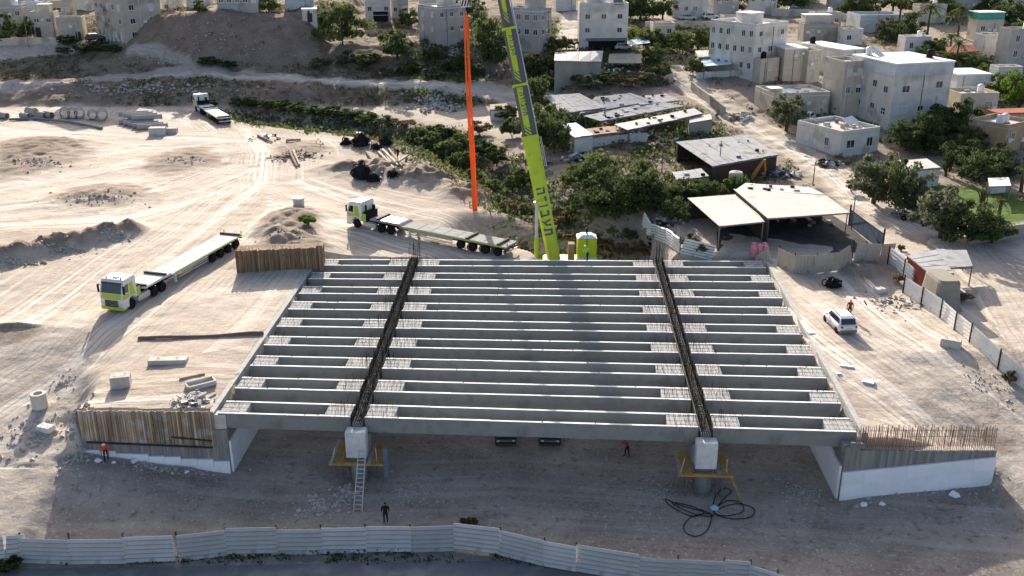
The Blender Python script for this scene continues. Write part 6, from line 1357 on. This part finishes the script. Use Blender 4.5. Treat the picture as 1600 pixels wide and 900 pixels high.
def trunk_mesh(seed):
    r = random.Random(seed); b = MB(); b.path([(0, 0, -.1), (r.uniform(-.04, .04), 0, .25), (r.uniform(-.06, .06), r.uniform(-.05, .05), .55)], [.06, .048, .035], n=7)
    for i in range(6):
        a = r.uniform(0, 6.28); l = r.uniform(.25, .42); b.path([(0, 0, r.uniform(.3, .5)), (l * .5 * math.cos(a), l * .5 * math.sin(a), .6), (l * math.cos(a), l * math.sin(a), .75 + r.uniform(0, .15))], [.03, .02, .008], n=5)
    return b.mesh('trunk', M['bark'])
TRK = [trunk_mesh(s) for s in range(3)]
_tc = [0]
def tree(px, py, hpx, wpx, mt, desc, place, name='tree', lift=.08):
    p = at(px, py); k = pxm(p); H = hpx / k; W_ = wpx / k; t = thing(name, p, random.uniform(0, 6.28)); _tc[0] += 1; i = _tc[0]
    link('trunk', TRK[i % 3], t, scale=(max(H * .8, 1), max(H * .8, 1), H * .85)); rv = H * (1 - lift) / 1.35
    link('crown', CR[mt][i % 3], t, loc=(0, 0, H - rv * .88), rz=random.uniform(0, 6.28), scale=(W_ / 2 * random.uniform(1.05, 1.35), W_ / 2 * random.uniform(1.05, 1.35), rv * random.uniform(.95, 1.12)))
    tag_later(t, desc, place, 'tree', 'trees of the hillside', px); return t
def bush(px, py, hpx, wpx, mt, desc, place):
    p = at(px, py); k = pxm(p); H = hpx / k; W_ = wpx / k; t = thing('bush', p, random.uniform(0, 6.28)); _tc[0] += 1
    link('foliage', CRB[mt][_tc[0] % 2], t, loc=(0, 0, H * .38), scale=(W_ / 2 * 1.08, W_ / 2 * random.uniform(.9, 1.3), H * .75)); b = MB()
    for j in range(4): a = j * 1.6; b.path([(0, 0, -.1), (W_ * .12 * math.cos(a), W_ * .12 * math.sin(a), H * .3), (W_ * .25 * math.cos(a), W_ * .25 * math.sin(a), H * .6)], [.05, .035, .015], n=4)
    b.build('stems', M['bark'], t)
    tag_later(t, desc, place, 'bush', 'bushes and scrub', px); return t
for a in ((535, 70, 66, 78, 'leaf_mid', 'broad dense tree', 'on the brow right of the mound'), (622, 94, 56, 58, 'leaf_mid', 'round dark tree', 'below the brow left of the grey house'), (680, 100, 34, 44, 'leaf_dark', 'low spreading tree', 'at the foot of the grey house'), (638, 44, 32, 34, 'leaf_dark', 'small tree', 'behind the round tree'), (762, 78, 66, 40, 'leaf_mid', 'tall slim tree', 'left of the crane boom'), (748, 50, 40, 34, 'leaf_olive', 'small tree', 'beside the orange slings'), (774, 100, 50, 50, 'leaf_dark', 'dark tree', 'behind the crane boom'),
    (828, 122, 40, 46, 'leaf_dark', 'dark tree', 'below the house behind the crane'), (858, 118, 40, 50, 'leaf_dark', 'dark tree', 'below the house behind the crane'), (838, 175, 58, 48, 'leaf_mid', 'leafy tree', 'right of the crane boom'), (852, 226, 70, 64, 'leaf_mid', 'leafy tree', 'right of the crane boom'), (838, 240, 70, 50, 'leaf_dark', 'dark tree', 'right of the crane boom'), (866, 240, 62, 50, 'leaf_dark', 'dark tree', 'right of the crane boom'), (872, 205, 50, 40, 'leaf_mid', 'leafy tree', 'right of the crane boom')): tree(*a)
for x, y, h, w, m_ in ((905, 298, 48, 56, 'leaf_mid'), (932, 296, 62, 58, 'leaf_mid'), (950, 318, 60, 60, 'leaf_dark'), (925, 335, 58, 60, 'leaf_dark'), (960, 345, 66, 70, 'leaf_dark'), (985, 330, 62, 66, 'leaf_dark'), (1008, 322, 68, 58, 'leaf_mid'), (1002, 290, 46, 40, 'leaf_mid'), (1022, 330, 54, 60, 'leaf_dark'), (1050, 322, 44, 60, 'leaf_mid'), (1080, 318, 42, 58, 'leaf_dark'), (1108, 312, 42, 48, 'leaf_mid'), (1148, 300, 34, 30, 'leaf_bright'), (1055, 345, 40, 40, 'leaf_dark'), (945, 270, 40, 40, 'leaf_olive')): tree(x, y, h, w, m_, 'thicket tree', 'between sheds and bridge', lift=.05)
for x, y, h, w, m_, d in ((1365, 318, 88, 70, 'leaf_olive', 'tall olive tree'), (1398, 332, 90, 74, 'leaf_dark', 'tall olive tree'), (1428, 338, 78, 60, 'leaf_olive', 'tall olive tree'), (1470, 372, 86, 92, 'leaf_olive', 'wide olive tree'), (1512, 380, 70, 80, 'leaf_dark', 'wide olive tree'), (1550, 380, 56, 60, 'leaf_mid', 'wide olive tree')): tree(x, y, h, w, m_, d, 'beside the right dirt lane', lift=.06)
tree(1228, 205, 62, 62, 'leaf_olive', 'round bushy tree', 'in front of the low cream house', lift=.06)
for x, y, h, w in ((1415, 236, 54, 56), (1445, 238, 60, 64), (1480, 222, 56, 60), (1505, 206, 50, 56), (1462, 205, 40, 50), (1500, 262, 50, 60), (1530, 285, 50, 66), (1512, 240, 44, 56), (1545, 262, 44, 50), (1575, 275, 30, 40)): tree(x, y, h, w, 'leaf_dark', 'dark shade tree', 'in front of the big white house', lift=.04)
for x, y, h, w, m_ in ((1562, 152, 42, 40, 'leaf_bright'), (1592, 170, 68, 44, 'leaf_bright'), (1585, 150, 40, 40, 'leaf_mid')): tree(x, y, h, w, m_, 'bright green tree', 'at the right picture edge', lift=.04)
for x, y, h, w, m_ in ((1012, 78, 40, 44, 'leaf_mid'), (1035, 80, 36, 46, 'leaf_dark'), (1062, 82, 36, 44, 'leaf_mid'), (1090, 78, 34, 44, 'leaf_dark'), (1110, 76, 30, 36, 'leaf_mid'), (1022, 104, 36, 44, 'leaf_dark'), (1030, 122, 30, 36, 'leaf_mid'), (990, 60, 20, 24, 'leaf_bright'), (1083, 118, 32, 32, 'leaf_dark')): tree(x, y, h, w, m_, 'garden tree', 'right of the white cube house', lift=.06)
for x, y, h, w, m_ in ((1000, 30, 44, 60, 'leaf_dark'), (1035, 30, 36, 40, 'leaf_dark'), (985, 28, 40, 40, 'leaf_mid'), (1145, 20, 38, 46, 'leaf_dark'), (1210, 16, 36, 60, 'leaf_dark'), (1250, 14, 32, 50, 'leaf_mid'), (1330, 30, 52, 52, 'leaf_dark'), (1352, 26, 40, 40, 'leaf_mid'), (1385, 62, 34, 36, 'leaf_dark'), (1420, 60, 40, 44, 'leaf_dark'), (1395, 20, 40, 60, 'leaf_dark'), (1440, 20, 44, 60, 'leaf_dark'), (1470, 30, 44, 50, 'leaf_dark'), (1540, 26, 38, 50, 'leaf_mid'), (1575, 40, 40, 50, 'leaf_dark'), (1598, 60, 34, 40, 'leaf_mid'), (1540, 40, 24, 40, 'leaf_dark'), (1322, 62, 22, 40, 'leaf_mid')): tree(x, y, h, w, m_, 'dark tree', 'along the top right village', lift=.05)
for x, y, h, w, m_ in ((1460, 84, 30, 44, 'leaf_mid'), (1500, 98, 26, 44, 'leaf_bright'), (1525, 110, 26, 44, 'leaf_mid'), (1475, 110, 30, 40, 'leaf_dark'), (1545, 120, 22, 30, 'leaf_bright'), (1440, 98, 28, 30, 'leaf_dark')): tree(x, y, h, w, m_, 'garden tree', 'behind the big white house', lift=.05)
for x, y, h, w, m_ in ((14, 62, 40, 24, 'leaf_dark'), (30, 62, 32, 26, 'leaf_mid'), (47, 60, 34, 20, 'leaf_dark'), (88, 38, 26, 14, 'leaf_dark'), (5, 70, 24, 24, 'leaf_dark'), (105, 70, 14, 34, 'leaf_dark')): tree(x, y, h, w, m_, 'dark tree', 'among the top left houses', lift=.04)
for x, y, h, w, m_ in ((312, 20, 18, 22, 'leaf_dark'), (420, 18, 26, 40, 'leaf_mid'), (505, 40, 30, 30, 'leaf_dark'), (728, 30, 40, 36, 'leaf_mid'), (885, 78, 22, 36, 'leaf_dark'), (864, 80, 24, 24, 'leaf_mid'), (745, 22, 30, 30, 'leaf_dark')): tree(x, y, h, w, m_, 'small green tree', 'among the houses along the top', lift=.05)
def cypress(px, py, hpx, wpx, desc):
    t = tree(px, py, hpx, wpx, 'leaf_dark', desc, '', name='cypress', lift=.02); return t
cypress(1478, 276, 54, 14, 'slim dark cypress behind the garden shed'); cypress(1532, 332, 52, 10, 'slim dark cypress on the right lawn')
def palm(px, py, hpx, wpx, desc):
    p = at(px, py); k = pxm(p); H = hpx / k; r_ = wpx / k / 2; t = thing('palm_tree', p, random.uniform(0, 6)); b = MB(); b.path([(0, 0, -.2), (.1, 0, H * .5), (0, .1, H * .88)], [.28, .22, .2], n=8); b.build('trunk', M['bark'], t)
    b = MB()
    for i in range(34):
        a = i * 2.4; el = random.uniform(-.5, 1.2); pts = []; n = 6
        for j in range(n + 1):
            f = j / n; rr = r_ * f * math.cos(el * (1 - f * .3)) ; z_ = H * .88 + r_ * (math.sin(el) * f - .65 * f * f); pts.append(Vector((rr * math.cos(a), rr * math.sin(a), z_)))
        sd = Vector((-math.sin(a), math.cos(a), 0)); 
        for j in range(n):
            for s in (-1, 1):
                for q in (0, .5):
                    c = pts[j].lerp(pts[j + 1], q); c2 = pts[j].lerp(pts[j + 1], q + .3); w = r_ * .16 * (1 - .5 * j / n); tipp = c.lerp(pts[j + 1], .9) + sd * s * w - Vector((0, 0, w * .4)); b.add([c, c2, tipp + (c2 - c) * .3, tipp], [(0, 1, 2, 3)])
    b.build('crown', M['palm_leaf'], t); tag(t, desc, 'palm tree', 'palms of the village')
palm(1402, 52, 66, 46, 'tall shaggy palm above the pale blue shed house'); palm(1448, 62, 56, 50, 'broad palm left of the cream green topped house'); palm(1496, 58, 50, 48, 'broad palm in front of the cream green topped house'); palm(1492, 108, 46, 40, 'palm in front of the orange kiosk'); palm(1464, 20, 44, 44, 'palm at the very top right skyline'); palm(1560, 340, 30, 34, 'small palm on the right lawn'); palm(1595, 300, 44, 26, 'dry palm at the right picture edge'); palm(1512, 12, 34, 36, 'palm at the top near the right corner'); palm(1482, 88, 36, 40, 'low palm between the kiosk and the big white house')
for x, y, h, w, m_ in [(330, 168, 14, 30, 'leaf_mid'), (372, 166, 18, 34, 'leaf_mid'), (392, 168, 20, 36, 'leaf_dark'), (418, 172, 20, 40, 'leaf_mid'), (440, 174, 22, 44, 'leaf_mid'), (466, 178, 20, 44, 'leaf_dark'), (492, 182, 20, 44, 'leaf_mid'), (520, 184, 20, 48, 'leaf_dark'), (548, 188, 20, 48, 'leaf_mid'), (575, 192, 20, 46, 'leaf_mid'), (604, 196, 18, 44, 'leaf_olive'), (632, 200, 20, 40, 'leaf_dry')]: bush(x, y, h, w, m_, 'green bush', 'in the strip below the embankment')
for x, y, h, w, m_ in [(652, 222, 26, 44, 'leaf_dark'), (675, 232, 30, 50, 'leaf_mid'), (700, 246, 34, 54, 'leaf_dark'), (722, 262, 32, 50, 'leaf_mid'), (690, 216, 24, 46, 'leaf_dark'), (716, 232, 26, 44, 'leaf_mid'), (742, 282, 26, 40, 'leaf_mid'), (752, 244, 30, 46, 'leaf_dark'), (770, 300, 24, 36, 'leaf_mid'), (776, 258, 36, 44, 'leaf_dark'), (748, 210, 26, 44, 'leaf_dry'), (800, 300, 30, 34, 'leaf_mid'), (795, 330, 22, 34, 'leaf_dry'), (820, 340, 26, 30, 'leaf_mid'), (780, 322, 20, 28, 'leaf_olive'), (820, 290, 30, 40, 'leaf_dark'), (800, 215, 40, 40, 'leaf_dark'), (790, 190, 30, 36, 'leaf_dark')]: bush(x, y, h, w, m_, 'scrub bush', 'in the gully left of the boom')
for x, y, h, w, m_ in [(880, 350, 22, 34, 'leaf_dry'), (895, 375, 18, 40, 'leaf_dry'), (940, 390, 22, 50, 'leaf_dry'), (970, 395, 22, 50, 'leaf_dry'), (1005, 396, 24, 50, 'leaf_dry'), (985, 375, 20, 40, 'leaf_olive'), (1075, 385, 26, 36, 'leaf_olive'), (1095, 395, 20, 30, 'leaf_mid'), (895, 340, 26, 36, 'leaf_mid'), (870, 340, 24, 30, 'leaf_olive')]: bush(x, y, h, w, m_, 'dry bush', 'on the bank right of the crane')
for x, y, h, w, m_ in [(482, 350, 16, 34, 'leaf_bright')]: bush(x, y, h, w, m_, 'lone green bush', 'on the heap left of the crosswise truck')
for x, y, h, w, m_ in [(1402, 440, 20, 22, 'leaf_dry'), (1408, 392, 12, 16, 'leaf_mid'), (1576, 600, 26, 26, 'leaf_olive'), (1570, 575, 16, 20, 'leaf_dry'), (1500, 470, 20, 36, 'leaf_dry'), (1330, 300, 24, 26, 'leaf_dry')]: bush(x, y, h, w, m_, 'small weedy bush', 'along the right fence and lane')
for x, y, h, w, m_ in [(735, 820, 14, 26, 'leaf_mid'), (725, 818, 8, 18, 'leaf_dark'), (10, 888, 20, 60, 'leaf_dark')]: bush(x, y, h, w, m_, 'weedy bush', 'at the front fence')
for x, y, h, w, m_ in [(130, 80, 16, 40, 'leaf_dark'), (155, 80, 16, 40, 'leaf_dark'), (180, 82, 14, 34, 'leaf_dark'), (100, 84, 12, 30, 'leaf_olive'), (330, 102, 14, 40, 'leaf_dark'), (360, 106, 12, 34, 'leaf_dark'), (540, 100, 24, 50, 'leaf_olive'), (575, 104, 22, 50, 'leaf_dark'), (600, 118, 18, 46, 'leaf_olive'), (640, 116, 20, 50, 'leaf_dark'), (680, 122, 20, 50, 'leaf_olive'), (715, 112, 28, 50, 'leaf_dark'), (745, 120, 24, 40, 'leaf_dark'), (500, 105, 18, 40, 'leaf_dry')]: bush(x, y, h, w, m_, 'hillside bush', 'on the slope above the dirt track')
for x, y, h, w, m_ in [(860, 140, 28, 50, 'leaf_dark'), (890, 130, 26, 50, 'leaf_dry'), (920, 138, 24, 50, 'leaf_olive'), (950, 132, 22, 50, 'leaf_dark'), (985, 135, 22, 44, 'leaf_dry'), (1010, 132, 22, 40, 'leaf_olive'), (880, 112, 20, 44, 'leaf_dark')]: bush(x, y, h, w, m_, 'dry hillside bush', 'above the livestock sheds')
# countless low scrub over the slopes
def scrub(name, n, label, mt, seed, cond, smin, smax):
    r = np.random.default_rng(seed); X = r.uniform(-130, 130, n * 6); Y = r.uniform(108, 260, n * 6); Z = ground(X, Y); p_, v_, d_, l_, a1, a2, a3 = zones(X, Y, Z); k = cond(X, Y, p_, v_) > r.random(n * 6); X, Y, Z = X[k][:n], Y[k][:n], Z[k][:n]
    per = 14; S = r.uniform(smin, smax, len(X)); C = np.stack([X, Y, Z], 1)[:, None, :] + r.normal(size=(len(X), per, 3)) * (S[:, None, None] * np.array([.5, .5, .28])) + np.array([0, 0, .12]); C = C.reshape(-1, 3)
    V_, F_ = leaf_quads(C, np.repeat(S, per) * r.uniform(.18, .34, len(C)), r); o = raw(name, V_, F_, M[mt]); o['kind'] = 'stuff'; o['label'] = label; o['category'] = 'scrub'
scrub('green_scrub', 6000, 'low green scrub over the slopes and gully', 'leaf_mid', 5, lambda X, Y, p, v: np.clip(v * 1.7 - .5, 0, 1) * (1 - .85 * (Y > 191) * (X < -22)), .5, 1.5)
scrub('dark_scrub', 3200, 'dark low weeds over the banks', 'leaf_dark', 6, lambda X, Y, p, v: np.clip(v * 1.3 - .35, 0, 1) * (1 - .5 * (Y > 191) * (X < -22)), .4, 1.0)
scrub('dry_scrub', 4500, 'dry brown weeds over the slopes', 'leaf_dry', 7, lambda X, Y, p, v: np.clip(1.0 - p * 1.9, 0, 1) * .7 * np.clip(v * 3, 0, 1), .3, 1.0)
r = np.random.default_rng(3); X = r.uniform(-34, 22, 900); Y = np.interp(X, [-34, -28, -15, -4, 4, 12, 22], [56.6, 57.0, 57.2, 57.3, 56.6, 54.4, 52.0]) - r.random(900) ** 2 * 1.3 - .1; k = fbm(X * .25, Y * .2) > -.12; X, Y = X[k], Y[k]; S = r.uniform(.12, .42, len(X)); C = (np.stack([X, Y, ground(X, Y) + .06], 1)[:, None, :] + r.normal(size=(len(X), 9, 3)) * (S[:, None, None] * np.array([.5, .4, .3]))).reshape(-1, 3); V_, F_ = leaf_quads(C, np.repeat(S, 9) * .3, r); o = raw('verge_weeds', V_, F_, M['leaf_dark']); o['kind'] = 'stuff'; o['label'] = 'dark weeds along the foot of the front fence'; o['category'] = 'weeds'
finish_labels()
